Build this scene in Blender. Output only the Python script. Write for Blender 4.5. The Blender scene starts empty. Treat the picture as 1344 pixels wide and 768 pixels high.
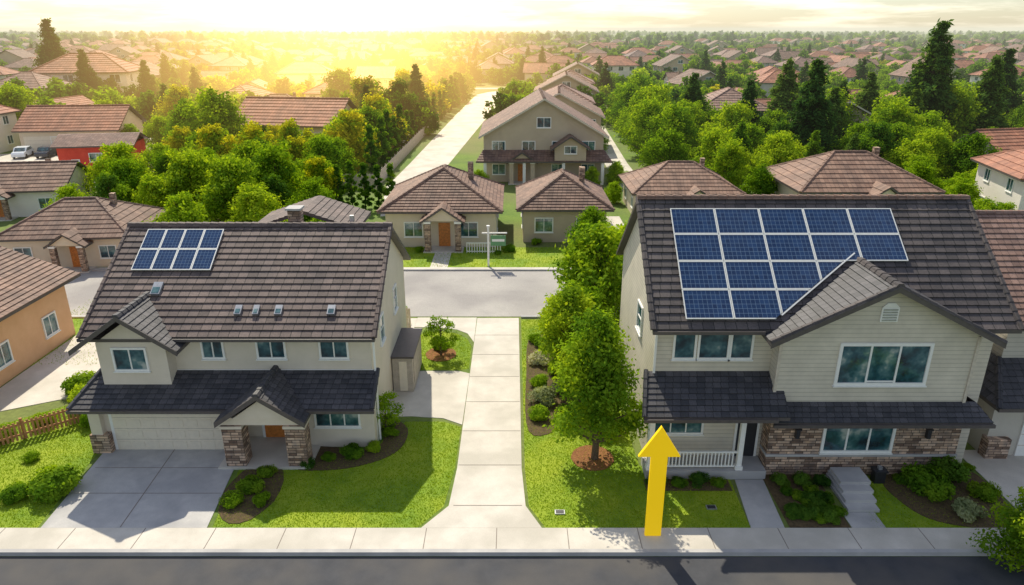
import bpy, bmesh, math, random
import numpy as np
from mathutils import Vector, Matrix
random.seed(7)
sc = bpy.context.scene
COL = sc.collection

# ------------------------------------------------------------------ materials
def newmat(name):
    m = bpy.data.materials.new(name); m.use_nodes = True
    nt = m.node_tree; nt.nodes.clear()
    out = nt.nodes.new('ShaderNodeOutputMaterial')
    b = nt.nodes.new('ShaderNodeBsdfPrincipled')
    nt.links.new(b.outputs[0], out.inputs[0])
    return m, nt, b, out
def rgb(c): return (c[0], c[1], c[2], 1)
def noise(nt, vec, scale, detail=5, rough=.6):
    n = nt.nodes.new('ShaderNodeTexNoise'); n.inputs['Scale'].default_value = scale
    n.inputs['Detail'].default_value = detail; n.inputs['Roughness'].default_value = rough
    if vec is not None: nt.links.new(vec, n.inputs['Vector'])
    return n.outputs['Fac']
def ramp(nt, fac, stops):
    r = nt.nodes.new('ShaderNodeValToRGB'); e = r.color_ramp.elements
    while len(e) < len(stops): e.new(.5)
    for i, (p, c) in enumerate(stops):
        e[i].position = p; e[i].color = rgb(c)
    nt.links.new(fac, r.inputs[0]); return r.outputs[0]
def mixc(nt, a, b, fac, mode='MIX'):
    m = nt.nodes.new('ShaderNodeMix'); m.data_type = 'RGBA'; m.blend_type = mode
    for s, v in ((m.inputs[0], fac), (m.inputs[6], a), (m.inputs[7], b)):
        if isinstance(v, (int, float)): s.default_value = v
        elif isinstance(v, tuple): s.default_value = rgb(v)
        else: nt.links.new(v, s)
    return m.outputs[2]
def math_(nt, op, a, b=None):
    m = nt.nodes.new('ShaderNodeMath'); m.operation = op
    for i, v in enumerate((a, b)):
        if v is None: continue
        if isinstance(v, (int, float)): m.inputs[i].default_value = v
        else: nt.links.new(v, m.inputs[i])
    return m.outputs[0]
def bump(nt, b, h, strength, dist=.02):
    n = nt.nodes.new('ShaderNodeBump'); n.inputs['Strength'].default_value = strength
    n.inputs['Distance'].default_value = dist
    nt.links.new(h, n.inputs['Height']); nt.links.new(n.outputs[0], b.inputs['Normal'])
def objco(nt):
    t = nt.nodes.new('ShaderNodeTexCoord'); return t.outputs['Object']
def surf(name, c1, c2, scale=2., rough=.85, fine=40., bstr=.3, bdist=.02, lowc=None, lows=.3, fc=(.78, 1.15)):
    m, nt, b, o = newmat(name); co = objco(nt)
    f = noise(nt, co, scale, 8, .65)
    c = ramp(nt, f, [(.32, c1), (.68, c2)])
    if lowc:
        g = ramp(nt, noise(nt, co, lows, 3), [(.42, (0, 0, 0)), (.62, (1, 1, 1))])
        mm = mixc(nt, c, lowc, g); c = mm
    ff = noise(nt, co, fine, 4)
    c = mixc(nt, c, ramp(nt, ff, [(.3, (fc[0],)*3), (.7, (fc[1],)*3)]), 1., 'MULTIPLY')
    nt.links.new(c, b.inputs['Base Color']); b.inputs['Roughness'].default_value = rough
    bump(nt, b, ff, bstr, bdist)
    return m
def roofmat(name, c1, c2, mortar, rough=.75):
    m, nt, b, o = newmat(name)
    t = nt.nodes.new('ShaderNodeTexCoord')
    br = nt.nodes.new('ShaderNodeTexBrick'); br.offset = .5
    nt.links.new(t.outputs['UV'], br.inputs['Vector'])
    br.inputs['Color1'].default_value = rgb(c1); br.inputs['Color2'].default_value = rgb(c2)
    br.inputs['Mortar'].default_value = rgb(mortar)
    br.inputs['Scale'].default_value = 1; br.inputs['Mortar Size'].default_value = .035
    br.inputs['Brick Width'].default_value = 1; br.inputs['Row Height'].default_value = 1
    n = noise(nt, t.outputs['Object'], .7, 7)
    c = mixc(nt, br.outputs[0], ramp(nt, n, [(.3, (.68, .68, .7)), (.7, (1.3, 1.22, 1.15))]), 1., 'MULTIPLY')
    n2 = noise(nt, t.outputs['Object'], 14, 4)
    c = mixc(nt, c, ramp(nt, n2, [(.3, (.75, .75, .75)), (.7, (1.2, 1.2, 1.2))]), 1., 'MULTIPLY')
    oi = nt.nodes.new('ShaderNodeObjectInfo')
    c = mixc(nt, c, ramp(nt, oi.outputs['Random'], [(0, (.85, .85, .88)), (1, (1.15, 1.1, 1.05))]), 1., 'MULTIPLY')
    nt.links.new(c, b.inputs['Base Color']); b.inputs['Roughness'].default_value = rough
    inv = math_(nt, 'SUBTRACT', 1., br.outputs['Fac'])
    h = math_(nt, 'ADD', inv, math_(nt, 'MULTIPLY', n2, .5))
    bump(nt, b, h, .6, .02)
    return m
def stonemat(name):
    m, nt, b, o = newmat(name); co = objco(nt)
    s = nt.nodes.new('ShaderNodeSeparateXYZ'); nt.links.new(co, s.inputs[0])
    cx = nt.nodes.new('ShaderNodeCombineXYZ')
    nt.links.new(math_(nt, 'ADD', s.outputs[0], s.outputs[1]), cx.inputs[0]); nt.links.new(s.outputs[2], cx.inputs[1])
    br = nt.nodes.new('ShaderNodeTexBrick'); br.offset = .4; br.squash = 1.6; br.squash_frequency = 3
    nt.links.new(cx.outputs[0], br.inputs['Vector'])
    br.inputs['Color1'].default_value = (.18, .12, .09, 1); br.inputs['Color2'].default_value = (.70, .54, .42, 1)
    br.inputs['Mortar'].default_value = (.07, .055, .045, 1)
    br.inputs['Scale'].default_value = 1; br.inputs['Mortar Size'].default_value = .012
    br.inputs['Brick Width'].default_value = .34; br.inputs['Row Height'].default_value = .13
    n = noise(nt, co, 4, 6)
    c = mixc(nt, br.outputs[0], ramp(nt, n, [(.3, (.6, .62, .68)), (.7, (1.3, 1.15, 1.0))]), 1., 'MULTIPLY')
    nt.links.new(c, b.inputs['Base Color']); b.inputs['Roughness'].default_value = .9
    inv = math_(nt, 'SUBTRACT', 1., br.outputs['Fac'])
    bump(nt, b, math_(nt, 'ADD', inv, n), .8, .03)
    return m
def siding(name, c, h=.2):
    m, nt, b, o = newmat(name); co = objco(nt)
    s = nt.nodes.new('ShaderNodeSeparateXYZ'); nt.links.new(co, s.inputs[0])
    fr = math_(nt, 'FRACT', math_(nt, 'DIVIDE', s.outputs[2], h))
    line = ramp(nt, fr, [(0, (1, 1, 1)), (.86, (1, 1, 1)), (.95, (.6, .6, .6)), (1, (.55, .55, .55))])
    n = ramp(nt, noise(nt, co, 1.2, 6), [(.3, (.88, .88, .88)), (.7, (1.08, 1.08, 1.08))])
    cc = mixc(nt, mixc(nt, c, line, 1., 'MULTIPLY'), n, 1., 'MULTIPLY')
    nt.links.new(cc, b.inputs['Base Color']); b.inputs['Roughness'].default_value = .7
    bump(nt, b, math_(nt, 'SUBTRACT', 1., fr), .5, .02)
    return m
def leafmat(name, ca, cb, cc, trans=.42):
    m, nt, b, out = newmat(name); nt.nodes.remove(b)
    co = objco(nt)
    oi = nt.nodes.new('ShaderNodeObjectInfo')
    f = noise(nt, co, 1.3, 3)
    f2 = noise(nt, co, 9, 2)
    ff = math_(nt, 'ADD', math_(nt, 'MULTIPLY', f, .6), math_(nt, 'ADD', math_(nt, 'MULTIPLY', f2, .25), math_(nt, 'MULTIPLY', oi.outputs['Random'], .22)))
    c = ramp(nt, ff, [(.34, ca), (.5, cb), (.72, cc)])
    d = nt.nodes.new('ShaderNodeBsdfDiffuse'); t = nt.nodes.new('ShaderNodeBsdfTranslucent')
    nt.links.new(c, d.inputs[0])
    tc = mixc(nt, c, (1.6, 1.5, .5), 1., 'MULTIPLY'); nt.links.new(tc, t.inputs[0])
    mx = nt.nodes.new('ShaderNodeMixShader'); mx.inputs[0].default_value = trans
    nt.links.new(d.outputs[0], mx.inputs[1]); nt.links.new(t.outputs[0], mx.inputs[2])
    nt.links.new(mx.outputs[0], out.inputs[0])
    return m
def plain(name, c, rough=.5, metal=0., n=.15):
    m, nt, b, o = newmat(name); co = objco(nt)
    f = noise(nt, co, 6, 6)
    lo = tuple(x*(1-n) for x in c); hi = tuple(min(1, x*(1+n)) for x in c)
    nt.links.new(ramp(nt, f, [(.3, lo), (.7, hi)]), b.inputs['Base Color'])
    b.inputs['Roughness'].default_value = rough; b.inputs['Metallic'].default_value = metal
    return m

M = {}
M['grass'] = surf('lawn_grass', (.14, .25, .010), (.24, .36, .015), 2.2, .9, 45, .5, .03, (.33, .41, .02), .3, (.82, 1.12))
M['ground'] = surf('ground_cover', (.08, .16, .016), (.16, .25, .025), .25, .95, 4, .5, .05, (.20, .20, .07), .03)
M['concrete'] = surf('concrete', (.60, .55, .48), (.72, .67, .59), .9, .85, 50, .15, .01, (.54, .50, .43), .35, (.88, 1.08))
M['concrete_l'] = surf('concrete_grey', (.46, .45, .44), (.56, .54, .52), 1.2, .85, 50, .15, .01, (.40, .39, .39), .5, (.88, 1.08))
M['asphalt'] = surf('asphalt', (.045, .048, .058), (.068, .07, .08), 1.5, .85, 70, .5, .01, (.095, .088, .084), .25)
M['asphalt2'] = surf('old_asphalt', (.38, .36, .34), (.48, .45, .42), .8, .9, 30, .3, .01, (.32, .30, .29), .2)
M['mulch'] = surf('bark_mulch', (.20, .07, .025), (.42, .19, .07), 14, .95, 40, 1., .05)
M['soil'] = surf('garden_soil', (.07, .05, .022), (.17, .11, .05), 8, .95, 30, 1., .05)
M['joint'] = plain('joint', (.24, .20, .17), .9)
M['stucco'] = surf('stucco_beige', (.68, .60, .48), (.76, .67, .55), 1.0, .85, 60, .2, .01, None, .3, (.92, 1.06))
M['stucco_o'] = surf('stucco_orange', (.72, .42, .22), (.80, .49, .27), 1.0, .85, 60, .2, .01, None, .3, (.92, 1.06))
M['stucco_c'] = surf('stucco_cream', (.68, .56, .42), (.76, .65, .50), .5, .85, 30, .2, .01, None, .3, (.92, 1.06))
M['stucco_t'] = surf('stucco_tan', (.48, .38, .27), (.56, .46, .33), .5, .85, 30, .2, .01, None, .3, (.92, 1.06))
M['stucco_g'] = surf('stucco_grey', (.50, .46, .40), (.58, .54, .47), .5, .85, 30, .2, .01, None, .3, (.92, 1.06))
M['stucco_w'] = surf('stucco_white', (.76, .70, .62), (.84, .78, .70), .5, .85, 30, .2, .01, None, .3, (.92, 1.06))
M['red'] = surf('red_paint', (.65, .04, .02), (.8, .08, .04), .8, .7, 20, .2, .01)
M['siding'] = siding('lap_siding', (.66, .60, .49), .19)
M['siding_g'] = siding('lap_siding_grey', (.56, .52, .45), .22)
M['stone'] = stonemat('ledger_stone')
M['roof_u'] = roofmat('roof_tile_brown', (.092, .073, .072), (.165, .132, .128), (.022, .02, .02))
M['roof_r'] = roofmat('roof_tile_charcoal', (.068, .061, .063), (.125, .110, .110), (.018, .017, .018))
M['roof_d'] = roofmat('roof_tile_slate', (.042, .045, .056), (.085, .087, .103), (.012, .012, .016), .6)
M['roof_b'] = roofmat('roof_tile_tan', (.19, .115, .085), (.30, .195, .145), (.07, .045, .036))
M['roof_t'] = roofmat('roof_tile_terracotta', (.30, .13, .08), (.42, .20, .125), (.11, .055, .04))
M['roof_p'] = roofmat('roof_tile_pinkbrown', (.22, .14, .115), (.33, .22, .185), (.09, .06, .05))
M['white'] = plain('white_trim', (.86, .85, .81), .45, 0, .04)
M['fascia'] = plain('fascia_dark', (.10, .085, .08), .5)
M['fascia_l'] = plain('fascia_tan', (.60, .53, .43), .6)
M['garage'] = plain('garage_door', (.80, .71, .57), .5, 0, .05)
M['door'] = plain('wood_door', (.58, .20, .04), .45, 0, .3)
M['dark'] = plain('dark_metal', (.03, .03, .035), .4)
M['metal'] = plain('grey_metal', (.45, .46, .48), .35, .6)
M['sign'] = plain('sign_green', (.12, .30, .14), .5)
M['wood'] = surf('fence_wood', (.40, .17, .07), (.62, .30, .14), 5, .8, 30, .4, .01)
M['fence'] = surf('fence_grey', (.42, .36, .29), (.58, .50, .42), 4, .8, 30, .4, .01)
M['bark'] = surf('bark', (.08, .055, .035), (.18, .13, .085), 10, .95, 40, 1., .03)
M['carw'] = plain('car_paint', (.65, .70, .76), .25, 0, .02)
M['card'] = plain('car_paint_dark', (.03, .04, .06), .25, 0, .02)
M['tyre'] = plain('tyre', (.02, .02, .02), .8)
m, nt, b, o = newmat('yellow_glow_paint'); b.inputs['Base Color'].default_value = (.95, .62, .005, 1); b.inputs['Roughness'].default_value = .5
b.inputs['Emission Color'].default_value = (1, .62, 0, 1); b.inputs['Emission Strength'].default_value = .35  # added emission keeps the arrow bright where it stands in shade
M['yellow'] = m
m, nt, b, o = newmat('window_glass'); co = objco(nt)
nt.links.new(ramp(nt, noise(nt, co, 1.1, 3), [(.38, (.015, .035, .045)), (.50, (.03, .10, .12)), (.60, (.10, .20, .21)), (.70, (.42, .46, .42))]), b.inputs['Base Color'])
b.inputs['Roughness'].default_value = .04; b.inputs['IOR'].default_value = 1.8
M['glass'] = m
m, nt, b, o = newmat('solar_cells')
t = nt.nodes.new('ShaderNodeTexCoord')
br = nt.nodes.new('ShaderNodeTexBrick'); br.offset = 0
nt.links.new(t.outputs['UV'], br.inputs['Vector'])
br.inputs['Color1'].default_value = (.010, .030, .09, 1); br.inputs['Color2'].default_value = (.018, .052, .14, 1)
br.inputs['Mortar'].default_value = (.16, .24, .36, 1); br.inputs['Scale'].default_value = 1
br.inputs['Mortar Size'].default_value = .035; br.inputs['Brick Width'].default_value = 1; br.inputs['Row Height'].default_value = 1
nt.links.new(br.outputs[0], b.inputs['Base Color']); b.inputs['Roughness'].default_value = .16
M['solar'] = m
M['leaf_a'] = leafmat('leaves_bright', (.09, .18, .010), (.21, .35, .018), (.40, .50, .03))
M['leaf_b'] = leafmat('leaves_mid', (.045, .115, .012), (.12, .24, .018), (.26, .38, .028))
M['leaf_c'] = leafmat('needles', (.02, .065, .016), (.06, .135, .028), (.16, .25, .04), .32)
M['leaf_g'] = leafmat('leaves_glow_tint', (.18, .22, .012), (.38, .41, .02), (.58, .50, .035), .45)  # warm tint of the sun glow put into the leaf colour
M['leaf_d'] = leafmat('leaves_dark', (.025, .07, .012), (.065, .15, .02), (.15, .26, .03), .34)
M['leaf_w'] = leafmat('leaves_pale', (.14, .19, .08), (.34, .38, .20), (.65, .62, .45), .3)

# ------------------------------------------------------------------ mesh builder
class MB:
    def __init__(s): s.v = []; s.f = []; s.m = []; s.uv = []; s.mats = []
    def mi(s, k):
        if k not in s.mats: s.mats.append(k)
        return s.mats.index(k)
    def face(s, pts, mat, uv=None):
        p = []; u = []
        for i, q in enumerate(pts):
            q = Vector(q)
            if p and (q-p[-1]).length < 1e-5: continue
            p.append(q); u.append(uv[i] if uv else (q.x+q.y, q.z))
        if len(p) > 2 and (p[0]-p[-1]).length < 1e-5: p.pop(); u.pop()
        if len(p) < 3: return
        n = len(s.v); s.v += p; s.f.append(tuple(range(n, n+len(p)))); s.m.append(s.mi(mat)); s.uv += u
    def obox(s, o, r, n, u0, u1, z0, z1, d0, d1, mat):
        o = Vector(o); r = Vector(r).normalized(); n = Vector(n).normalized(); z = n.cross(r)
        if z.z < 0: z = -z
        P = lambda a, b_, c: o+r*a+z*b_+n*c
        c = [P(u0, z0, d0), P(u1, z0, d0), P(u1, z1, d0), P(u0, z1, d0), P(u0, z0, d1), P(u1, z0, d1), P(u1, z1, d1), P(u0, z1, d1)]
        cen = sum(c, Vector())/8
        for f in ((0, 1, 2, 3), (4, 5, 6, 7), (0, 1, 5, 4), (1, 2, 6, 5), (2, 3, 7, 6), (3, 0, 4, 7)):
            q = [c[i] for i in f]
            nn = (q[1]-q[0]).cross(q[2]-q[0])
            if nn.dot(sum(q, Vector())/4-cen) < 0: q.reverse()
            s.face(q, mat)
    def box(s, x0, x1, y0, y1, z0, z1, mat):
        s.obox((0, 0, 0), (1, 0, 0), (0, 1, 0), x0, x1, z0, z1, y0, y1, mat)
    def prism(s, pts, d, mat):
        pts = [Vector(p) for p in pts]; d = Vector(d)
        nn = (pts[1]-pts[0]).cross(pts[2]-pts[0])
        if nn.dot(d) > 0: pts.reverse()
        q = [p+d for p in pts]
        s.face(pts, mat); s.face(q[::-1], mat)
        for i in range(len(pts)):
            j = (i+1) % len(pts); s.face([pts[j], pts[i], q[i], q[j]], mat)
    def roof(s, a, b, c, d, mat, course=.33, tile=.33, step=.035, thick=.16, fmat='fascia', under=True):
        a, b, c, d = map(Vector, (a, b, c, d))
        nn = (b-a).cross(((c+d)/2)-a).normalized()
        if nn.z < 0: nn = -nn
        u = (b-a).normalized(); L = ((c+d)/2-(a+b)/2); L = (L-u*L.dot(u)).length
        n = max(2, int(round(L/course)))
        for i in range(n):
            t0, t1 = i/n, (i+1)/n
            l0, r0, l1, r1 = a.lerp(d, t0), b.lerp(c, t0), a.lerp(d, t1), b.lerp(c, t1)
            s_ = nn*step
            U = lambda p: (p-a).dot(u)/tile+(i*.37)
            s.face([l0+s_, r0+s_, r1, l1], mat, [(U(l0), i+.02), (U(r0), i+.02), (U(r1), i+.98), (U(l1), i+.98)])
            s.face([l0, r0, r0+s_, l0+s_], mat, [(U(l0), i+.3), (U(r0), i+.3), (U(r0), i+.6), (U(l0), i+.6)])
        if under:
            dz = Vector((0, 0, -thick)); e = Vector((0, 0, -.004))
            A, B, C, D = a+e, b+e, c+e, d+e
            s.face([D+dz, C+dz, B+dz, A+dz], fmat)
            for p, q in ((A, B), (B, C), (D, A)):
                if (p-q).length > 1e-4: s.face([p+dz, q+dz, q, p], fmat)
    def cap(s, p, q, mat, w=.16, h=.07, seg=.4):
        p, q = Vector(p), Vector(q); d = q-p; L = d.length; n = max(1, int(L/seg)); d.normalize()
        r = d.cross(Vector((0, 0, 1))).normalized(); up = r.cross(d).normalized()
        if up.z < 0: up = -up
        for i in range(n):
            a = p+d*(L*i/n); b = p+d*(L*(i+1)/n+.03); k0 = 1.12; k1 = .95
            A = [a-r*w*k0-up*h*.7, a-r*w*.5*k0+up*h*k0, a+r*w*.5*k0+up*h*k0, a+r*w*k0-up*h*.7]
            B = [b-r*w*k1-up*h*.7, b-r*w*.5*k1+up*h*k1*.8, b+r*w*.5*k1+up*h*k1*.8, b+r*w*k1-up*h*.7]
            for j in range(3): s.face([A[j], A[j+1], B[j+1], B[j]], mat, [(i, .1), (i+.9, .1), (i+.9, .9), (i, .9)])
            s.face(A[::-1], mat, [(i, .1)]*4)
    def window(s, o, r, n, w, h, cols=2, rows=1, fw=.09, fmat='white', gmat='glass', sill=True):
        s.obox(o, r, n, -w/2, w/2, 0, h, .002, .018, gmat)
        s.obox(o, r, n, -w/2-fw, -w/2, -fw, h+fw, .0, .07, fmat)
        s.obox(o, r, n, w/2, w/2+fw, -fw, h+fw, .0, .07, fmat)
        s.obox(o, r, n, -w/2, w/2, h, h+fw, .0, .072, fmat)
        s.obox(o, r, n, -w/2, w/2, -fw, 0, .0, .072, fmat)
        if sill: s.obox(o, r, n, -w/2-fw-.04, w/2+fw+.04, -fw-.05, -fw-.002, 0, .12, fmat)
        for i in range(1, cols):
            x = -w/2+w*i/cols; s.obox(o, r, n, x-fw*.3, x+fw*.3, .001, h-.001, .002, .05, fmat)
        for i in range(1, rows):
            z = h*i/rows; s.obox(o, r, n, -w/2+.001, w/2-.001, z-fw*.25, z+fw*.25, .002, .045, fmat)
    def mesh(s, name):
        me = bpy.data.meshes.new(name)
        me.from_pydata([tuple(p) for p in s.v], [], s.f)
        for k in s.mats: me.materials.append(M[k])
        me.polygons.foreach_set('material_index', s.m)
        uvl = me.uv_layers.new(name='UVMap')
        uvl.data.foreach_set('uv', [c for u in s.uv for c in u])
        me.update(); return me
    def obj(s, name, parent=None, loc=None, rot=0):
        o = bpy.data.objects.new(name, s.mesh(name)); COL.objects.link(o)
        if loc: o.location = loc
        o.rotation_euler.z = rot
        if parent: o.parent = parent
        return o
def empty(name, loc=(0, 0, 0)):
    e = bpy.data.objects.new(name, None); e.empty_display_size = .1; COL.objects.link(e); e.location = loc; return e
FX = ((1, 0, 0), (0, -1, 0))
RX = ((0, 1, 0), (1, 0, 0))
LX = ((0, -1, 0), (-1, 0, 0))

def smooth(pts, k=6):
    out = []; n = len(pts)
    for i in range(n):
        p0, p1, p2, p3 = [Vector(pts[(i+j-1) % n]) for j in range(4)]
        for j in range(k):
            t = j/k
            out.append(tuple(.5*((2*p1)+(p2-p0)*t+(2*p0-5*p1+4*p2-p3)*t*t+(3*p1-p0-3*p2+p3)*t**3)))
    return out
def slab(name, pts, z0, z1, mat, parent=None):
    if sum(pts[i][0]*pts[(i+1) % len(pts)][1]-pts[(i+1) % len(pts)][0]*pts[i][1] for i in range(len(pts))) < 0: pts = pts[::-1]
    bm = bmesh.new()
    top = [bm.verts.new((p[0], p[1], z1)) for p in pts]
    f = bm.faces.new(top)
    if z1-z0 > .006:
        bot = [bm.verts.new((p[0], p[1], z0)) for p in pts]
        for i in range(len(pts)):
            j = (i+1) % len(pts); bm.faces.new((top[j], top[i], bot[i], bot[j]))
    bmesh.ops.triangulate(bm, faces=[f])
    me = bpy.data.meshes.new(name); bm.to_mesh(me); bm.free(); me.materials.append(M[mat])
    o = bpy.data.objects.new(name, me); COL.objects.link(o)
    if parent: o.parent = parent
    return o
def rect(x0, x1, y0, y1): return [(x0, y0), (x1, y0), (x1, y1), (x0, y1)]

# ------------------------------------------------------------------ ground, road, pavements
xs = [-4000, -400, -60, 0, 60, 400, 4000]
ys = [(-300, -.13), (20.80, -.13), (20.81, 0), (60, 0), (200, 0), (800, 0), (6000, 0)]
me = bpy.data.meshes.new('ground')
V = [(x, y, z) for (y, z) in ys for x in xs]; W = len(xs)
F = [(j*W+i, j*W+i+1, (j+1)*W+i+1, (j+1)*W+i) for j in range(len(ys)-1) for i in range(W-1)]
me.from_pydata(V, [], F); me.materials.append(M['ground'])
COL.objects.link(bpy.data.objects.new('ground', me))
slab('street_road', rect(-150, 150, 8, 20.68), -.13, -.126, 'asphalt')
mb = MB(); mb.box(-150, 150, 20.70, 20.88, -.129, .045, 'concrete_l')
mb.box(-150, 150, 20.885, 22.06, 0, .035, 'concrete')
x = -60
while x < 60:
    mb.box(x, x+.03, 20.89, 22.05, .034, .0385, 'joint'); x += 2.7
mb.obj('pavement')
dw = [(-18.15, 22.07), (-11.75, 22.07), (-12.3, 27.5), (-18.55, 27.5)]
slab('driveway', dw, 0, .03, 'concrete_l')
mb = MB()
mb.prism([(-15.12, 22.1, .0335), (-15.08, 22.1, .0335), (-15.38, 27.45, .0335), (-15.42, 27.45, .0335)], (0, 0, .0015), 'joint')
for y in (24.2, 26.0): mb.box(-18.25, -12.05, y, y+.03, .0335, .036, 'joint')
mb.obj('driveway_joints')
cd = [(-3.5, 22.07), (1.15, 22.07), (.55, 23.4), (.42, 26), (.45, 43), (-2.3, 43), (-2.4, 26), (-2.55, 23.4)]
slab('central_driveway', cd, 0, .032, 'concrete')
mb = MB(); y = 23.4
while y < 42: mb.box(-2.36, .40, y, y+.035, .034, .0375, 'joint'); y += 2.8
mb.obj('central_driveway_joints')
slab('patio', [(-2.42, 29.6), (-2.36, 35.0), (-3.0, 35.3), (-5.4, 35.3), (-6.3, 34.9), (-6.3, 30.3), (-5.0, 30.4), (-3.4, 30.2)], 0, .028, 'concrete')
slab('curved_path', [(-2.34, 39.2), (-2.8, 40.5), (-3.5, 41.1), (-4.5, 41.4), (-6.0, 41.5), (-6.28, 41.5), (-6.28, 43.1), (-2.34, 43.1)], 0, .022, 'concrete')
slab('side_path', rect(-7.6, -6.29, 30.2, 43), 0, .018, 'concrete')
LAWNS = []
def lawn(pts, z=.004, dens=420, hh=.05):
    slab('lawn', pts, 0, z, 'grass'); LAWNS.append((pts, dens, hh))
lawn([(-11.55, 22.08), (-3.65, 22.08), (-2.75, 23.4), (-2.5, 26), (-2.46, 29.4), (-3.3, 29.9), (-5.2, 29.9), (-6.0, 28.5), (-6.3, 26.9), (-9.0, 26.4), (-11.9, 25.9)])
lawn([(-2.45, 35.6), (-2.45, 38.6), (-2.8, 39.8), (-3.5, 40.5), (-4.5, 40.9), (-5.6, 40.6), (-6.1, 39.5), (-6.2, 36.9), (-5.9, 36.0), (-5.2, 35.5), (-3.0, 35.45)])
lawn([(1.3, 22.08), (9.2, 22.08), (9.3, 25.3), (5.6, 26.2), (5.2, 42.8), (.6, 42.8), (.56, 26), (.68, 23.4)])
lawn([(-30, 22.08), (-18.3, 22.08), (-18.8, 27.5), (-19, 33), (-20.5, 33.5), (-30, 25)])
lawn([(13.9, 22.08), (19.8, 22.08), (19.8, 25.4), (14.6, 25.4)], .004, 300)
lawn([(-14, 53.6), (12, 53.6), (12, 59.2), (-14, 59.2)], .004, 60, .12)
lawn([(-30, 36), (-20.2, 36), (-20.2, 52), (-30, 52)], .004, 40, .1)
slab('back_street_road', rect(-70, 80, 43.3, 52.7), 0, .012, 'asphalt2')
mb = MB(); mb.box(-70, 80, 52.72, 52.9, 0, .13, 'concrete_l'); mb.box(-70, 80, 52.91, 53.5, 0, .06, 'concrete')
mb.box(-70, -8, 43.0, 43.28, 0, .12, 'concrete_l'); mb.box(.6, 80, 43.0, 43.28, 0, .12, 'concrete_l'); mb.obj('kerb')
slab('house_path', rect(-6.6, -5.2, 53.51, 59.2), 0, .03, 'concrete')
slab('house_path', rect(9.2, 11, 53.51, 70), 0, .03, 'concrete')
fs_l = [(-15.3, 84), (-14.6, 100), (-12.6, 160), (-10.4, 212), (-7, 222), (2, 232)]
fs_r = [(9, 230), (2, 220), (-2.2, 208), (-5.2, 160), (-9.0, 100), (-10.3, 84), (-9.5, 72), (-13.5, 70)]
slab('far_street_road', fs_l+fs_r, 0, .02, 'concrete')
slab('side_lane_road', [(13, 62), (16, 62), (16.5, 100), (19, 160), (15.5, 160), (13.2, 100)], 0, .018, 'concrete')
slab('cross_street_road', rect(-300, 300, 232.5, 239), 0, .012, 'asphalt2')
slab('cross_street_road', rect(-200, -16, 120, 126), 0, .012, 'asphalt2')
slab('neighbour_driveway', [(-27.4, 30), (-20.4, 33.6), (-20.4, 36), (-24, 44), (-27.3, 44)], 0, .03, 'concrete')
slab('neighbour_driveway', rect(20.2, 40, 22.07, 27.4), 0, .03, 'concrete')
mb = MB()
for cx, cy_ in ((8.0, 23.3), (1.9, 23.0)): mb.box(cx-.2, cx+.2, cy_-.13, cy_+.13, 0, .05, 'metal'); mb.box(cx-.16, cx+.16, cy_-.10, cy_+.10, .05, .058, 'dark')
mb.obj('utility_covers')

# ------------------------------------------------------------------ left hero house
H = empty('two_storey_house')
mb = MB()
mb.box(-18.5, -6.3, 28.4, 38.6, 0, 5.75, 'stucco')
for x0 in (-18.5, -6.34):
    mb.prism([(x0, 28.4, 5.75), (x0, 38.6, 5.75), (x0, 33.5, 8.80)], (.04, 0, 0), 'stucco')
mb.box(-18.7, -12.35, 27.5, 28.39, 0, 3.0, 'stucco')
mb.box(-9.55, -6.25, 27.7, 28.39, 0, 3.05, 'stucco')
mb.box(-18.1, -15.1, 27.7, 28.39, 2.9, 5.25, 'stucco')
mb.prism([(-18.1, 27.7, 5.25), (-15.1, 27.7, 5.25), (-16.6, 27.7, 6.28)], (0, .68, 0), 'stucco')
mb.box(-18.55, -6.25, 28.36, 28.398, 3.4, 3.62, 'white')
mb.obj('walls', H)
mb = MB()
R0, R1 = -18.85, -5.95
mb.roof((R0, 27.8, 5.46), (R1, 27.8, 5.46), (R1, 33.5, 8.97), (R0, 33.5, 8.97), 'roof_u', .38, .45, .045)
mb.roof((R1, 39.2, 5.46), (R0, 39.2, 5.46), (R0, 33.5, 8.97), (R1, 33.5, 8.97), 'roof_u')
mb.cap((R0-.02, 33.5, 9.0), (R1+.02, 33.5, 9.0), 'roof_u', .2, .09)
for xx in (R0+.04, R1-.04):
    mb.cap((xx, 27.75, 5.49), (xx, 33.5, 9.0), 'roof_u', .12, .06)
mb.roof((-19.2, 26.6, 2.6), (-6.0, 26.6, 2.6), (-6.0, 28.4, 3.62), (-18.5, 28.4, 3.62), 'roof_d', .26)
mb.roof((-19.2, 29.6, 2.6), (-19.2, 26.6, 2.6), (-18.5, 28.4, 3.62), (-18.5, 29.0, 3.62), 'roof_d', .26)
mb.cap((-19.2, 26.6, 2.63), (-18.5, 28.4, 3.66), 'roof_d', .12, .06)
mb.cap((-6.06, 26.6, 2.63), (-6.06, 28.4, 3.66), 'roof_d', .1, .05)
mb.roof((-18.9, 30.2, 5.12), (-18.9, 27.1, 5.12), (-16.6, 27.1, 6.72), (-16.6, 30.2, 6.72), 'roof_d', .28)
mb.roof((-14.3, 27.1, 5.12), (-14.3, 30.2, 5.12), (-16.6, 30.2, 6.72), (-16.6, 27.1, 6.72), 'roof_d', .28)
mb.cap((-16.6, 27.05, 6.75), (-16.6, 30.0, 6.75), 'roof_d', .15, .07)
mb.roof((-12.55, 28.3, 2.45), (-12.55, 25.7, 2.45), (-10.65, 25.7, 3.75), (-10.65, 28.5, 3.75), 'roof_d', .26)
mb.roof((-8.75, 25.7, 2.45), (-8.75, 28.3, 2.45), (-10.65, 28.5, 3.75), (-10.65, 25.7, 3.75), 'roof_d', .26)
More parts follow.
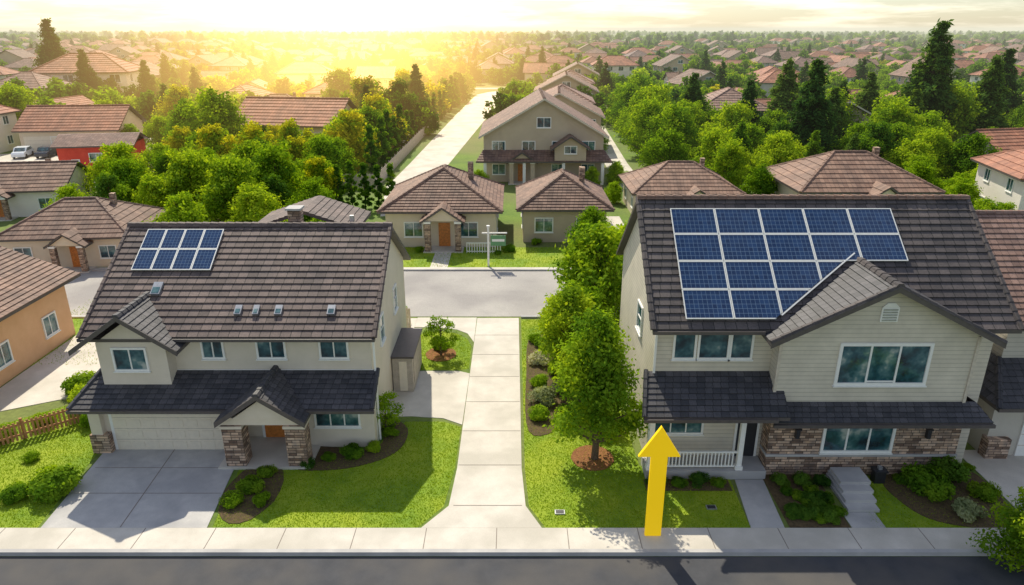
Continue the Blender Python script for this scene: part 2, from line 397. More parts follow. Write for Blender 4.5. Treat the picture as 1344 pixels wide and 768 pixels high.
mb.cap((-10.65, 25.65, 3.78), (-10.65, 28.4, 3.78), 'roof_d', .15, .07)
mb.roof((-8.0, 38.8, 8.3), (-8.0, 35.2, 8.3), (-10.8, 35.2, 9.25), (-10.8, 38.8, 9.25), 'roof_u')
mb.roof((-13.6, 35.2, 8.3), (-13.6, 38.8, 8.3), (-10.8, 38.8, 9.25), (-10.8, 35.2, 9.25), 'roof_u')
mb.obj('roof', H)
mb = MB(); mb.box(-11.2, -10.6, 34.1, 34.7, 8.3, 9.55, 'stone'); mb.box(-11.28, -10.52, 34.02, 34.78, 9.55, 9.65, 'concrete_l')
mb.box(-8.1, -7.9, 34.0, 34.2, 8.3, 9.3, 'metal'); mb.obj('chimney', H)
mb = MB()
mb.box(R0, R1, 27.66, 27.79, 5.30, 5.43, 'fascia')
mb.box(-19.25, -5.95, 26.47, 26.59, 2.44, 2.57, 'fascia')
for a, bb in (((-18.9, 5.12), (-16.6, 6.72)), ((-16.6, 6.72), (-14.3, 5.12))):
    mb.prism([(a[0], 27.04, a[1]-.2), (bb[0], 27.04, bb[1]-.2), (bb[0], 27.04, bb[1]+.03), (a[0], 27.04, a[1]+.03)], (0, .055, 0), 'fascia')
for a, bb in (((-12.55, 2.45), (-10.65, 3.75)), ((-10.65, 3.75), (-8.75, 2.45))):
    mb.prism([(a[0], 25.64, a[1]-.2), (bb[0], 25.64, bb[1]-.2), (bb[0], 25.64, bb[1]+.03), (a[0], 25.64, a[1]+.03)], (0, .055, 0), 'fascia')
mb.prism([(-11.9, 25.95, 2.5), (-9.4, 25.95, 2.5), (-10.65, 25.95, 3.4)], (0, .1, 0), 'stucco')
mb.box(-6.2, -6.12, 28.3, 28.38, 0, 5.3, 'white')
mb.box(-6.33, -6.24, 28.2, 28.29, 0, 2.5, 'white')
mb.obj('trim', H)
mb = MB()
mb.box(-12.5, -8.9, 26.05, 26.7, 2.15, 2.5, 'stucco')
for x0 in (-12.45, -9.75):
    mb.box(x0, x0+.85, 26.0, 26.75, 0, 2.14, 'stone'); mb.box(x0-.05, x0+.9, 25.95, 26.8, 2.0, 2.12, 'stucco')
mb.box(-18.95, -18.1, 27.15, 27.7, 0, .95, 'stone'); mb.box(-18.85, -18.35, 27.2, 27.7, .95, 2.9, 'stucco')
mb.box(-12.8, -8.8, 25.9, 28.39, 0, .12, 'concrete')
mb.obj('porch_columns', H)
mb = MB()
mb.box(-17.95, -12.75, 27.44, 27.52, .02, 2.25, 'garage')
for i in range(1, 4): mb.box(-17.93, -12.77, 27.425, 27.445, .56*i, .56*i+.025, 'fascia_l')
for i in range(8):
    for j in range(4):
        xa = -17.85+i*.64; za = .12+j*.56; mb.box(xa, xa+.5, 27.42, 27.441, za, za+.34, 'garage')
mb.box(-18.08, -17.95, 27.43, 27.52, 0, 2.38, 'white'); mb.box(-12.75, -12.62, 27.43, 27.52, 0, 2.38, 'white'); mb.box(-17.95, -12.75, 27.43, 27.52, 2.25, 2.38, 'white')
mb.obj('garage_door', H)
mb = MB()
mb.box(-11.5, -10.5, 28.32, 28.40, .13, 2.3, 'door'); mb.box(-11.62, -11.5, 28.3, 28.4, .13, 2.4, 'white'); mb.box(-10.5, -10.38, 28.3, 28.4, .13, 2.4, 'white')
mb.box(-11.5, -10.5, 28.3, 28.4, 2.3, 2.4, 'white'); mb.box(-11.25, -10.75, 28.30, 28.325, 1.2, 2.1, 'glass'); mb.box(-10.62, -10.57, 28.26, 28.33, 1.0, 1.2, 'metal')
mb.obj('front_door', H)
mb = MB()
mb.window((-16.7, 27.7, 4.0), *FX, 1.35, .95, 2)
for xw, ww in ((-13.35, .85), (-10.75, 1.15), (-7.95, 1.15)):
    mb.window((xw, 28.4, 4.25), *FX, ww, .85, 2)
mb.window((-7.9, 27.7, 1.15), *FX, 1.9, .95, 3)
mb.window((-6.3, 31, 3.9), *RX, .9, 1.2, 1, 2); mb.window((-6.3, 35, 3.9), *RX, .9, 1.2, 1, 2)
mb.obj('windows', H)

def onroof(y0, z0, slope):
    k = math.sqrt(1+slope*slope)
    return (lambda X, u: Vector((X, y0+u, z0+slope*u))), Vector((0, 1/k, slope/k)), Vector((0, -slope/k, 1/k)), k
def solar(name, parent, y0, z0, slope, X0, u0, pw, ph, rows, ncx, ncy, clip=None):
    P, up, nn, k = onroof(y0, z0, slope); R = Vector((1, 0, 0)); mb = MB()
    for r, n in enumerate(rows):
        for c in range(n):
            o = P(X0+c*pw, u0)+up*(ph*r)
            g = .012; f = .04
            Q = lambda a, b_, h: o+R*a+up*b_+nn*h
            mb.face([Q(g+f, g+f, .128), Q(pw-g-f, g+f, .128), Q(pw-g-f, ph-g-f, .128), Q(g+f, ph-g-f, .128)], 'solar',
                    [(0, 0), (ncx, 0), (ncx, ncy), (0, ncy)])
            for (a0, a1, b0, b1) in ((g, pw-g, g, g+f), (g, pw-g, ph-g-f, ph-g), (g, g+f, g+f, ph-g-f), (pw-g-f, pw-g, g+f, ph-g-f)):
                mb.obox(o, R, nn, a0, a1, b0, b1, .09, .14, 'white')
        mb.obox(P(X0, u0)+up*(ph*r+ph*.5), R, nn, 0, pw*n, -.03, .03, .04, .088, 'metal')
    ob = mb.obj(name, parent)
    if clip:
        bm = bmesh.new(); bm.from_mesh(ob.data)
        bmesh.ops.bisect_plane(bm, geom=bm.verts[:]+bm.edges[:]+bm.faces[:], plane_co=clip[0], plane_no=clip[1], clear_outer=True)
        bm.to_mesh(ob.data); bm.free()
    return ob
solar('solar_panels', H, 27.8, 5.46, .616, -17.75, 3.15, .93, 1.3, [4, 4], 5, 7)
P, up, nn, k = onroof(27.8, 5.46, .616)
mb = MB()
for X, u, w, h in ((-16.2, 1.95, .42, .7), (-12.2, 1.0, .3, .5), (-11.4, 1.0, .26, .5), (-10.4, 1.0, .32, .5), (-8.05, 1.0, .34, .5)):
    o = P(X, u)
    mb.obox(o, (1, 0, 0), nn, -w/2, w/2, 0, h, .01, .14, 'metal'); mb.obox(o, (1, 0, 0), nn, -w/2+.05, w/2-.05, .06, h*.55, .141, .155, 'glass')
mb.obj('skylights', H)

# ------------------------------------------------------------------ right hero house
H = empty('two_storey_house')
mb = MB()
ze, ye, sl = 6.7, 25.8, .8
zr = ze+sl*5.25; yr = ye+5.25
mb.box(5.95, 19.9, 26.4, 35.7, 0, 6.95, 'siding')
for x0 in (5.95, 19.86):
    mb.prism([(x0, 26.4, 6.95), (x0, 35.7, 6.95), (x0, yr, zr-.2)], (.04, 0, 0), 'siding')
mb.box(10.8, 18.7, 25.6, 26.39, 3.0, 6.55, 'siding')
mb.prism([(10.8, 25.6, 6.55), (18.7, 25.6, 6.55), (14.75, 25.6, 8.6)], (0, .6, 0), 'siding')
mb.obj('walls', H)
mb = MB(); mb.box(10.85, 18.9, 25.55, 26.38, 0, 3.0, 'stone'); mb.box(10.8, 18.95, 25.48, 26.3, .95, 1.05, 'concrete_l')
mb.obj('stone_base', H)
mb = MB()
R0, R1 = 5.65, 20.5
mb.roof((R0, ye, ze), (R1, ye, ze), (R1, yr, zr), (R0, yr, zr), 'roof_r', .38, .45, .045)
mb.roof((R1, yr+5.25, ze), (R0, yr+5.25, ze), (R0, yr, zr), (R1, yr, zr), 'roof_r')
mb.cap((R0-.02, yr, zr+.03), (R1+.02, yr, zr+.03), 'roof_b', .2, .09)
for xx in (R0+.04, R1-.04): mb.cap((xx, ye-.05, ze+.03), (xx, yr, zr+.03), 'roof_r', .13, .06)
ba, bz, bh = 8.85, 6.5, 4.6; bx = 14.75
mb.roof((bx-bh, 29.2, bz), (bx-bh, 25.0, bz), (bx, 25.0, ba), (bx, 29.2, ba), 'roof_d', .3)
mb.roof((bx+bh, 25.0, bz), (bx+bh, 29.2, bz), (bx, 29.2, ba), (bx, 25.0, ba), 'roof_d', .3)
mb.cap((bx, 24.95, ba+.03), (bx, 28.4, ba+.03), 'roof_r', .17, .08)
for s_ in (-1, 1): mb.cap((bx+s_*(bh), 25.05, bz+.03), (bx, 25.05, ba+.03), 'roof_r', .13, .06)
mb.roof((5.3, 24.6, 3.38), (11.2, 24.6, 3.38), (11.2, 26.4, 4.55), (5.6, 26.4, 4.55), 'roof_d', .26)
mb.cap((5.33, 24.6, 3.41), (5.63, 26.4, 4.6), 'roof_d', .1, .05)
mb.roof((10.7, 24.85, 2.98), (19.6, 24.85, 2.98), (19.2, 25.6, 3.55), (10.7, 25.6, 3.55), 'roof_d', .24)
mb.roof((19.6, 24.85, 2.98), (19.6, 27.2, 2.98), (19.0, 27.2, 3.55), (19.2, 25.6, 3.55), 'roof_d', .24)
mb.obj('roof', H)
mb = MB()
mb.box(R0, bx-bh, ye-.13, ye-.01, ze-.17, ze-.03, 'fascia')
mb.box(5.3, 10.7, 24.47, 24.59, 3.2, 3.34, 'fascia')
mb.box(10.65, 19.65, 24.72, 24.84, 2.80, 2.94, 'fascia')
for s_ in (-1, 1):
    mb.prism([(bx+s_*bh, 24.94, bz-.24), (bx, 24.94, ba-.24), (bx, 24.94, ba+.02), (bx+s_*bh, 24.94, bz+.02)], (0, .055, 0), 'fascia')
mb.box(10.74, 10.86, 25.54, 25.66, 3.5, 6.5, 'fascia_l')
mb.box(18.64, 18.76, 25.54, 25.66, 3.5, 6.5, 'fascia_l')
mb.box(5.9, 5.99, 26.3, 26.41, 0, 6.6, 'white')
mb.box(14.55, 15.25, 25.55, 25.6, 7.15, 7.75, 'white')
for i in range(5): mb.box(14.62, 15.18, 25.52, 25.551, 7.2+i*.11, 7.26+i*.11, 'metal')
mb.prism([(14.55, 25.55, 7.752), (15.25, 25.55, 7.752), (15.05, 25.55, 7.95), (14.75, 25.55, 7.95)], (0, .05, 0), 'white')
mb.obj('trim', H)
mb = MB()
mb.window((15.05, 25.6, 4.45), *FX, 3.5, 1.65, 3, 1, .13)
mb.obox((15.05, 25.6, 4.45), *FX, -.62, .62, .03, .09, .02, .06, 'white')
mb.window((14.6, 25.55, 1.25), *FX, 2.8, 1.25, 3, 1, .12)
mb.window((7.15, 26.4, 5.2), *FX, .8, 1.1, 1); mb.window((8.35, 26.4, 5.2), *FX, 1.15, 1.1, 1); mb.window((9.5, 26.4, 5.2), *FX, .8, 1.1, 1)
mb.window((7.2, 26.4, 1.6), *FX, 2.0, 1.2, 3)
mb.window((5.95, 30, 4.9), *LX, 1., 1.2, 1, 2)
mb.obj('windows', H)
mb = MB()
mb.box(5.7, 10.8, 25.2, 26.39, 0, .42, 'concrete_l')
for x0 in (5.75, 9.55): mb.box(x0, x0+.2, 25.3, 25.5, .42, 3.3, 'white'); mb.box(x0-.05, x0+.25, 25.25, 25.55, .42, .6, 'white')
mb.box(5.95, 9.55, 25.36, 25.44, 1.2, 1.28, 'white'); mb.box(5.95, 9.55, 25.36, 25.44, .52, .58, 'white')
x = 6.05
while x < 9.5: mb.box(x, x+.05, 25.375, 25.425, .58, 1.2, 'white'); x += .15
mb.box(5.7, 10.8, 25.3, 25.5, 3.08, 3.3, 'white')
mb.obj('porch_railing', H)
mb = MB(); mb.box(9.75, 10.6, 26.32, 26.41, .43, 2.5, 'dark'); mb.box(9.65, 9.75, 26.3, 26.41, .43, 2.6, 'white'); mb.box(10.6, 10.7, 26.3, 26.41, .43, 2.6, 'white'); mb.box(9.75, 10.6, 26.3, 26.41, 2.5, 2.6, 'white')
mb.obj('front_door', H)
mb = MB()
for x0 in (11.9, 17.4): mb.box(x0, x0+.16, 25.36, 25.54, 1.9, 2.3, 'dark'); mb.box(x0-.04, x0+.2, 25.32, 25.54, 2.3, 2.36, 'dark')
mb.obj('wall_lamps', H)
sv = (ba-bz)/bh
vx = lambda X: (bz+sv*(X-(bx-bh))-ze)/sl
A = Vector((11.0, ye+vx(11.0)+.22, 0)); B = Vector((14.0, ye+vx(14.0)+.22, 0)); d = (B-A).normalized(); no = Vector((d.y, -d.x, 0))
solar('solar_panels', H, ye, ze, sl, 7.0, .33, 1.96, 1.4, [5, 5], 10, 6, (A, no))
solar('solar_panels_upper', H, ye, ze, sl, 7.0, .33+2*1.4/1.2806, 1.96, 1.4, [5, 5], 10, 6)
P, up, nn, k = onroof(ye, ze, sl)
mb = MB(); p0 = P(10.9, vx(10.9)+.24)+nn*.12; p1 = P(14.6, vx(14.6)+.24)+nn*.12
dd = (p1-p0).normalized(); side = nn.cross(dd)
mb.prism([p0-side*.03, p1-side*.03, p1+side*.03, p0+side*.03], nn*.03, 'white'); mb.obj('solar_edge_rail', H)
slab('stone_path', [(9.2, 22.07), (10.5, 22.07), (10.7, 25.15), (9.5, 25.15)], 0, .03, 'concrete_l')
mb = MB()
for i in range(4):
    mb.box(13.35+.06*i, 14.6+.06*i, 23.0+.42*i, 25.3, (0 if i == 0 else .14*i+.001), .14*(i+1), 'concrete_l')
mb.box(13.1, 14.4, 22.07, 22.98, 0, .03, 'concrete_l')
mb.obj('front_steps')
mb = MB(); mb.box(15.3, 15.75, 24.9, 25.25, 0, .55, 'dark'); mb.box(15.25, 15.8, 24.85, 25.3, .55, .62, 'dark'); mb.box(15.45, 15.6, 25.0, 25.15, .62, .75, 'metal')
mb.obj('utility_box')

# ------------------------------------------------------------------ generic houses
def house_mesh(name, w, d, hw, roof='hip', axis='x', rise=2.6, wall='stucco_c', rm='roof_b', storeys=1, porch=0, garage=False, over=.6, lowroof=False, course=.5):
    mb = MB(); x0, x1, y0, y1 = -w/2, w/2, -d/2, d/2
    mb.box(x0, x1, y0, y1, 0, hw+.1, wall)
    X0, X1, Y0, Y1 = x0-over, x1+over, y0-over, y1+over
    zt = hw+rise; kw = dict(course=course, tile=.4, step=.05, fmat='fascia')
    if roof == 'hip':
        if w >= d:
            r = (Y1-Y0)/2; a, b_ = (X0+r*.9, 0, zt), (X1-r*.9, 0, zt)
            if a[0] > b_[0]: a = b_ = (0, 0, zt)
            mb.roof((X0, Y0, hw), (X1, Y0, hw), b_, a, rm, **kw); mb.roof((X1, Y1, hw), (X0, Y1, hw), a, b_, rm, **kw)
            mb.roof((X1, Y0, hw), (X1, Y1, hw), b_, b_, rm, **kw); mb.roof((X0, Y1, hw), (X0, Y0, hw), a, a, rm, **kw)
        else:
            r = (X1-X0)/2; a, b_ = (0, Y0+r*.9, zt), (0, Y1-r*.9, zt)
            mb.roof((X0, Y0, hw), (X1, Y0, hw), a, a, rm, **kw); mb.roof((X1, Y1, hw), (X0, Y1, hw), b_, b_, rm, **kw)
            mb.roof((X1, Y0, hw), (X1, Y1, hw), b_, a, rm, **kw); mb.roof((X0, Y1, hw), (X0, Y0, hw), a, b_, rm, **kw)
        for p, q in (((X0, Y0, hw), a), ((X1, Y0, hw), b_ if w >= d else a), ((X0, Y1, hw), a if w >= d else b_), ((X1, Y1, hw), b_), (a, b_)):
            if (Vector(p)-Vector(q)).length > .3: mb.cap(Vector(p)+Vector((0, 0, .04)), Vector(q)+Vector((0, 0, .04)), rm, .18, .08, .6)
    elif axis == 'x':
        mb.roof((X0, Y0, hw), (X1, Y0, hw), (X1, 0, zt), (X0, 0, zt), rm, **kw); mb.roof((X1, Y1, hw), (X0, Y1, hw), (X0, 0, zt), (X1, 0, zt), rm, **kw)
        for xx in (x0, x1-.04): mb.prism([(xx, y0, hw+.1), (xx, y1, hw+.1), (xx, 0, zt-.3)], (.04, 0, 0), wall)
        mb.cap((X0, 0, zt+.04), (X1, 0, zt+.04), rm, .18, .08, .6)
    else:
        mb.roof((X0, Y1, hw), (X0, Y0, hw), (0, Y0, zt), (0, Y1, zt), rm, **kw); mb.roof((X1, Y0, hw), (X1, Y1, hw), (0, Y1, zt), (0, Y0, zt), rm, **kw)
        for yy in (y0, y1-.04): mb.prism([(x0, yy, hw+.1), (x1, yy, hw+.1), (0, yy, zt-.3)], (0, .04, 0), wall)
        mb.cap((0, Y0, zt+.04), (0, Y1, zt+.04), rm, .18, .08, .6)
        for s_ in (-1, 1):
            mb.prism([(s_*w/2+s_*over, Y0-.06, hw-.22), (0, Y0-.06, zt-.22), (0, Y0-.06, zt+.03), (s_*w/2+s_*over, Y0-.06, hw+.03)], (0, .055, 0), 'fascia_l')
        mb.window((0, y0, hw+rise*.25), *FX, min(1.6, w*.14), min(1.1, rise*.3), 2)
    n = max(2, int(w/3.2))
    for st in range(storeys):
        zb = 1.0+st*2.8
        for i in range(n):
            xx = x0+(i+.5)*w/n
            if st == 0 and porch and abs(xx-porch*w/2*.3) < 1.3: continue
            if st == 0 and garage and i == 0: continue
            mb.window((xx, y0, zb), *FX, 1.5, 1.2, 2)
        for i in range(max(1, int(d/4))):
            yy = y0+(i+.5)*d/max(1, int(d/4))
            mb.window((x1, yy, zb), *RX, 1.1, 1.1, 2); mb.window((x0, yy, zb), *LX, 1.1, 1.1, 2)
    if garage:
        mb.box(x0+.5, x0+min(5.2, w*.42), y0-.05, y0+.01, .02, 2.3, 'garage')
        for i in range(1, 4): mb.box(x0+.52, x0+min(5.2, w*.42)-.02, y0-.06, y0-.051, .57*i, .57*i+.04, 'fascia_l')
    if porch:
        px = porch*w/2*.3
        mb.box(px-.5, px+.5, y0-.06, y0+.01, .1, 2.2, 'door')
        hz = min(hw, 2.9)
        mb.roof((px-1.9, y0+1.5, hz-.2), (px-1.9, y0-1.9, hz-.2), (px, y0-1.9, hz+1.1), (px, y0+2.4, hz+1.1), rm, **kw)
        mb.roof((px+1.9, y0-1.9, hz-.2), (px+1.9, y0+1.5, hz-.2), (px, y0+2.4, hz+1.1), (px, y0-1.9, hz+1.1), rm, **kw)
        mb.prism([(px-1.5, y0-1.6, hz-.15), (px+1.5, y0-1.6, hz-.15), (px, y0-1.6, hz+.85)], (0, .1, 0), wall)
        for s_ in (-1, 1):
            mb.box(px+s_*1.3-.25, px+s_*1.3+.25, y0-1.7, y0-1.2, 0, hz-.35, 'stone' if storeys == 1 else wall)
            mb.box(px+s_*1.3-.3, px+s_*1.3+.3, y0-1.75, y0-1.15, hz-.35, hz-.16, 'white')
        mb.box(px-1.7, px+1.7, y0-1.8, y0-.01, 0, .1, 'concrete')
    if lowroof:
        zl = 2.9
        mb.roof((x0-.9, y0-2.1, zl), (x1+.9, y0-2.1, zl), (x1+.1, y0, zl+1.1), (x0-.1, y0, zl+1.1), rm, **kw)
        mb.roof((.8, y0-.1, 4.4), (.8, y0-2.6, 4.4), (3.2, y0-2.6, 6.0), (3.2, y0-.1, 6.0), rm, **kw); mb.roof((5.6, y0-2.6, 4.4), (5.6, y0-.1, 4.4), (3.2, y0-.1, 6.0), (3.2, y0-2.6, 6.0), rm, **kw)
        mb.box(1.3, 5.1, y0-2.0, y0-.01, 2.8, 4.5, wall); mb.prism([(1.3, y0-2.0, 4.5), (5.1, y0-2.0, 4.5), (3.2, y0-2.0, 5.7)], (0, .1, 0), wall); mb.window((3.2, y0-2.0, 3.9), *FX, 1.4, .8, 2)
        for i in range(4):
            xx = x0+.2+i*(w-.4)/3; mb.box(xx-.18, xx+.18, y0-1.9, y0-1.5, 0, zl-.1, 'white')
    if storeys == 1 and not garage: mb.box(w*.22, w*.22+.5, d*.05, d*.05+.5, hw+.5, zt+.3, 'stone')
    me = mb.mesh(name); return me
def place(name, me, x, y, rot=0, s=1, z=0):
    o = bpy.data.objects.new(name, me); COL.objects.link(o); o.location = (x, y, z); o.rotation_euler.z = rot
    o.scale = (s, s, s); return o

place('bungalow', house_mesh('bungalow', 9.6, 9.8, 3.3, 'hip', rise=2.9, wall='stucco_c', rm='roof_b', porch=.2, course=.36), -6.2, 64.2)
place('bungalow', house_mesh('bungalow_b', 7.4, 8.4, 3.1, 'hip', rise=2.5, wall='stucco_t', rm='roof_b', course=.36), 4.7, 65.0)
mb = MB(); mb.box(-3.9, -1.0, 57.5, 57.58, .85, .93, 'white'); mb.box(-3.9, -1.0, 57.5, 57.58, .12, .18, 'white')
x = -3.9
while x < -1: mb.box(x, x+.07, 57.51, 57.57, 0, .9, 'white'); x += .22
mb.obj('white_railing')
place('large_two_storey_house', house_mesh('large_two_storey_house', 14.8, 14, 5.6, 'gable', 'y', 4.6, 'stucco_t', 'roof_b', 2, porch=-1.2, lowroof=True, course=.45), 3.9, 94.5)
mg = [house_mesh('g0', 13, 12, 5.4, 'gable', 'y', 3.6, 'stucco_t', 'roof_b', 2, course=.7),
      house_mesh('g1', 12, 10, 3.2, 'hip', 'x', 2.8, 'stucco_c', 'roof_b', 1, porch=.5, course=.7),
      house_mesh('g2', 14, 10, 5.4, 'hip', 'x', 2.8, 'stucco_w', 'roof_t', 2, garage=True, course=.7),
      house_mesh('g3', 13, 9.5, 3.1, 'gable', 'x', 2.9, 'stucco_c', 'roof_t', 1, garage=True, course=.7),
      house_mesh('g4', 11, 12, 5.3, 'hip', 'y', 2.9, 'stucco_g', 'roof_p', 2, porch=.4, course=.7),
      house_mesh('g5', 12, 9, 3.2, 'gable', 'x', 2.6, 'stucco_w', 'roof_b', 1, porch=-.6, course=.7)]
HP = [(-6, 64), (5, 65), (4, 95)]
def ph(k, x, y, rot=0, s=1):
    place('suburban_house', mg[k], x, y, rot, s); HP.append((x, y))
for i, (x, y) in enumerate([(7.5, 116), (9.5, 138), (12, 162), (15, 188), (19, 214)]): ph(0 if i % 2 == 0 else 4, x, y, -.06)
ph(1, -36, 57.5, .1, .8); ph(5, -51.5, 73.5, .15, .85); ph(3, -69, 115, .1, 1.1); ph(2, -107, 186, .2, 1.5)
ph(3, -35, 118, -.15, 1.25); ph(1, -46, 143, 0); ph(1, 34.5, 72, 0, 1.05); ph(1, 17.5, 73, 0, .85)
ph(4, 37, 124, -.1, 1.05); ph(2, 54, 66, -.2, 1.); ph(3, 66, 92, .2)
mb = MB(); mb.box(-4.5, 4.5, -3, 3, 0, 3.8, 'red')
mb.roof((-5, -3.5, 3.8), (5, -3.5, 3.8), (5, 0, 5.0), (-5, 0, 5.0), 'roof_p'); mb.roof((5, 3.5, 3.8), (-5, 3.5, 3.8), (-5, 0, 5.0), (5, 0, 5.0), 'roof_p')
mb.window((0, -3, 1.8), *FX, 1.5, 1, 2); mb.window((2.8, -3, 1.8), *FX, 1, 1, 2); mb.box(-3, -2, -3.05, -2.99, 0, 2.1, 'white')
mb.obj('red_garage', None, (-55, 95, 0), .2); HP.append((-55, 95))
slab('white_forecourt', rect(-80, -48, 82, 108.5), 0, .02, 'concrete')
place('stucco_house', house_mesh('stucco_house', 12, 12.5, 3.8, 'gable', 'y', 2.6, 'stucco_o', 'roof_b', 1, course=.34, over=.7), -33.5, 34.2)
HP.append((-33, 34))
H = empty('neighbour_house')
mb = MB(); mb.box(21.8, 36, 28.2, 38, 0, 6.2, 'siding_g'); mb.prism([(21.8, 28.2, 6.2), (21.8, 38, 6.2), (21.8, 33.1, 9.4)], (.04, 0, 0), 'siding_g')
mb.box(21.2, 36, 27.0, 28.19, 0, 3.2, 'stucco_g'); mb.box(21.1, 22.1, 26.7, 27.2, 0, 1.0, 'stone')
mb.box(22.6, 27.6, 26.93, 27.02, .02, 2.3, 'white')
for i in range(1, 4): mb.box(22.62, 27.58, 26.915, 26.935, .57*i, .57*i+.03, 'fascia_l')
mb.window((24.2, 28.2, 4.3), *FX, 1.4, 1.1, 2); mb.obj('walls', H)
mb = MB()
mb.roof((21.3, 27.6, 6.0), (36.5, 27.6, 6.0), (36.5, 33.1, 9.7), (21.3, 33.1, 9.7), 'roof_p'); mb.roof((36.5, 38.6, 6.0), (21.3, 38.6, 6.0), (21.3, 33.1, 9.7), (36.5, 33.1, 9.7), 'roof_p')
mb.roof((20.7, 26.1, 2.9), (36.5, 26.1, 2.9), (36.5, 28.2, 4.3), (21.7, 28.2, 4.3), 'roof_d'); mb.roof((20.7, 30.5, 2.9), (20.7, 26.1, 2.9), (21.7, 28.2, 4.3), (21.7, 30.5, 4.3), 'roof_d')
mb.cap((21.3, 33.1, 9.73), (36.5, 33.1, 9.73), 'roof_p'); mb.cap((21.34, 27.6, 6.03), (21.34, 33.1, 9.73), 'roof_p', .12, .06); mb.cap((20.7, 26.1, 2.93), (21.7, 28.2, 4.33), 'roof_d', .12, .06)
mb.obj('roof', H)
HP.append((28, 33))

rnd = random.Random(11)
y = 112.0
while y < 1000:
    gx = 23 if y < 480 else 44
    xm = .82*y+25; x = -xm+rnd.uniform(0, 14)
    while x < xm:
        X = x+rnd.uniform(-3, 3); Y = y+rnd.uniform(-4, 4)
        sx = -13+(Y-100)*.035
        if rnd.random() < .80 and not (Y < 250 and sx-14 < X < sx+35) and all((X-a)**2+(Y-b_)**2 > 18**2 for a, b_ in HP) and not (227 < Y < 248):
            ph(rnd.choice([0, 1, 2, 2, 3, 3, 4, 5]), X, Y, rnd.choice([0, 0, math.pi/2, math.pi])+rnd.uniform(-.2, .2), rnd.uniform(.85, 1.1))
        x += gx
    y += 26 if y < 480 else 42

# ------------------------------------------------------------------ vegetation
def quadmesh(name, parts):
    V = np.concatenate([p[0] for p in parts]).astype(np.float32); nf = len(V)//4
    me = bpy.data.meshes.new(name)
    me.vertices.add(len(V)); me.vertices.foreach_set('co', V.ravel())
    me.loops.add(nf*4); me.loops.foreach_set('vertex_index', np.arange(nf*4, dtype=np.int32))
    me.polygons.add(nf); me.polygons.foreach_set('loop_start', np.arange(0, nf*4, 4, dtype=np.int32))
    mi = np.concatenate([np.full(len(p[0])//4, i, dtype=np.int32) for i, p in enumerate(parts)])
    me.polygons.foreach_set('material_index', mi)
    for p in parts: me.materials.append(M[p[1]])
    me.update(calc_edges=True); return me
def unit(a): return a/np.maximum(np.linalg.norm(a, axis=1, keepdims=True), 1e-6)
def leafquads(rs, pos, nrm, size, asp=.6):
    n = len(pos); r = rs.normal(size=(n, 3)); nrm = unit(nrm+rs.normal(size=(n, 3))*.55)
    t = unit(np.cross(nrm, r)); b_ = np.cross(nrm, t); s = (size*rs.uniform(.6, 1.3, (n, 1)))
    t = t*s; b_ = b_*s*asp
    return np.stack([pos-t, pos-b_*1., pos+t, pos+b_*1.], 1).reshape(-1, 3)
def tube(pts, sides=7):
    out = []
    for (p0, r0), (p1, r1) in zip(pts[:-1], pts[1:]):
        p0 = np.array(p0, float); p1 = np.array(p1, float); d = unit((p1-p0)[None])[0]
        a = np.cross(d, [.3, .9, .1]); a /= np.linalg.norm(a); b_ = np.cross(d, a)
        for i in range(sides):
            t0, t1 = 2*math.pi*i/sides, 2*math.pi*(i+1)/sides
            f = lambda p, r, t: p+r*(math.cos(t)*a+math.sin(t)*b_)
            out += [f(p0, r0, t0), f(p0, r0, t1), f(p1, r1, t1), f(p1, r1, t0)]
    return np.array(out)
def deciduous(name, seed, H, R, nl, size, leaf, clumps=30, low=.12, taper=.0, leaf2=None):
    rs = np.random.RandomState(seed); zlo = H*low
    t = (np.arange(clumps)+rs.uniform(0, 1, clumps))/clumps
    prof = np.sin(np.pi*(t*.72+.20))**.6*(1-taper*t)
    cr = R*rs.uniform(.18, .36, clumps)*(.65+.35*prof)
    a = np.arange(clumps)*2.4+rs.uniform(-.7, .7, clumps); rr = np.maximum(0, R*prof*rs.uniform(.3, 1.08, clumps)-cr*.6)
    C = np.stack([np.cos(a)*rr, np.sin(a)*rr, zlo+cr*.6+(H-zlo-cr*1.4)*t], 1)
    w = cr**2/np.sum(cr**2); idx = rs.choice(clumps, nl, p=w)
    dd = unit(rs.normal(size=(nl, 3))); q = cr[idx][:, None]*(.3+.7*rs.uniform(0, 1, (nl, 1))**.5)*(1+.22*rs.normal(size=(nl, 1)))
    pos = C[idx]+dd*q*[1.1, 1.1, .85]
    pos[:, 2] = np.maximum(pos[:, 2], .1)
    lq = leafquads(rs, pos, dd*.7+[0, 0, .5], size)
    if leaf2:
        sel = np.repeat(np.isin(idx, rs.choice(clumps, clumps//3, replace=False)), 4)
        parts = [(lq[~sel], leaf), (lq[sel], leaf2)]
    else: parts = [(lq, leaf)]
    T = [tube([((0, 0, -.05), R*.07), ((.02*R, 0, H*.2), R*.05), ((.05*R, .03*R, H*.55), R*.035), ((0, 0, H*.88), R*.012)])]
    for i in range(0, clumps, 2):
        z0 = max(H*.12, C[i][2]-R*.5); mid = np.array([C[i][0]*.5, C[i][1]*.5, (z0+C[i][2])/2-.05*R])
        T.append(tube([((0, 0, z0), R*.025), (mid, R*.016), (C[i], R*.006)], 5))
    parts.append((np.concatenate(T), 'bark'))
    return quadmesh(name, parts)
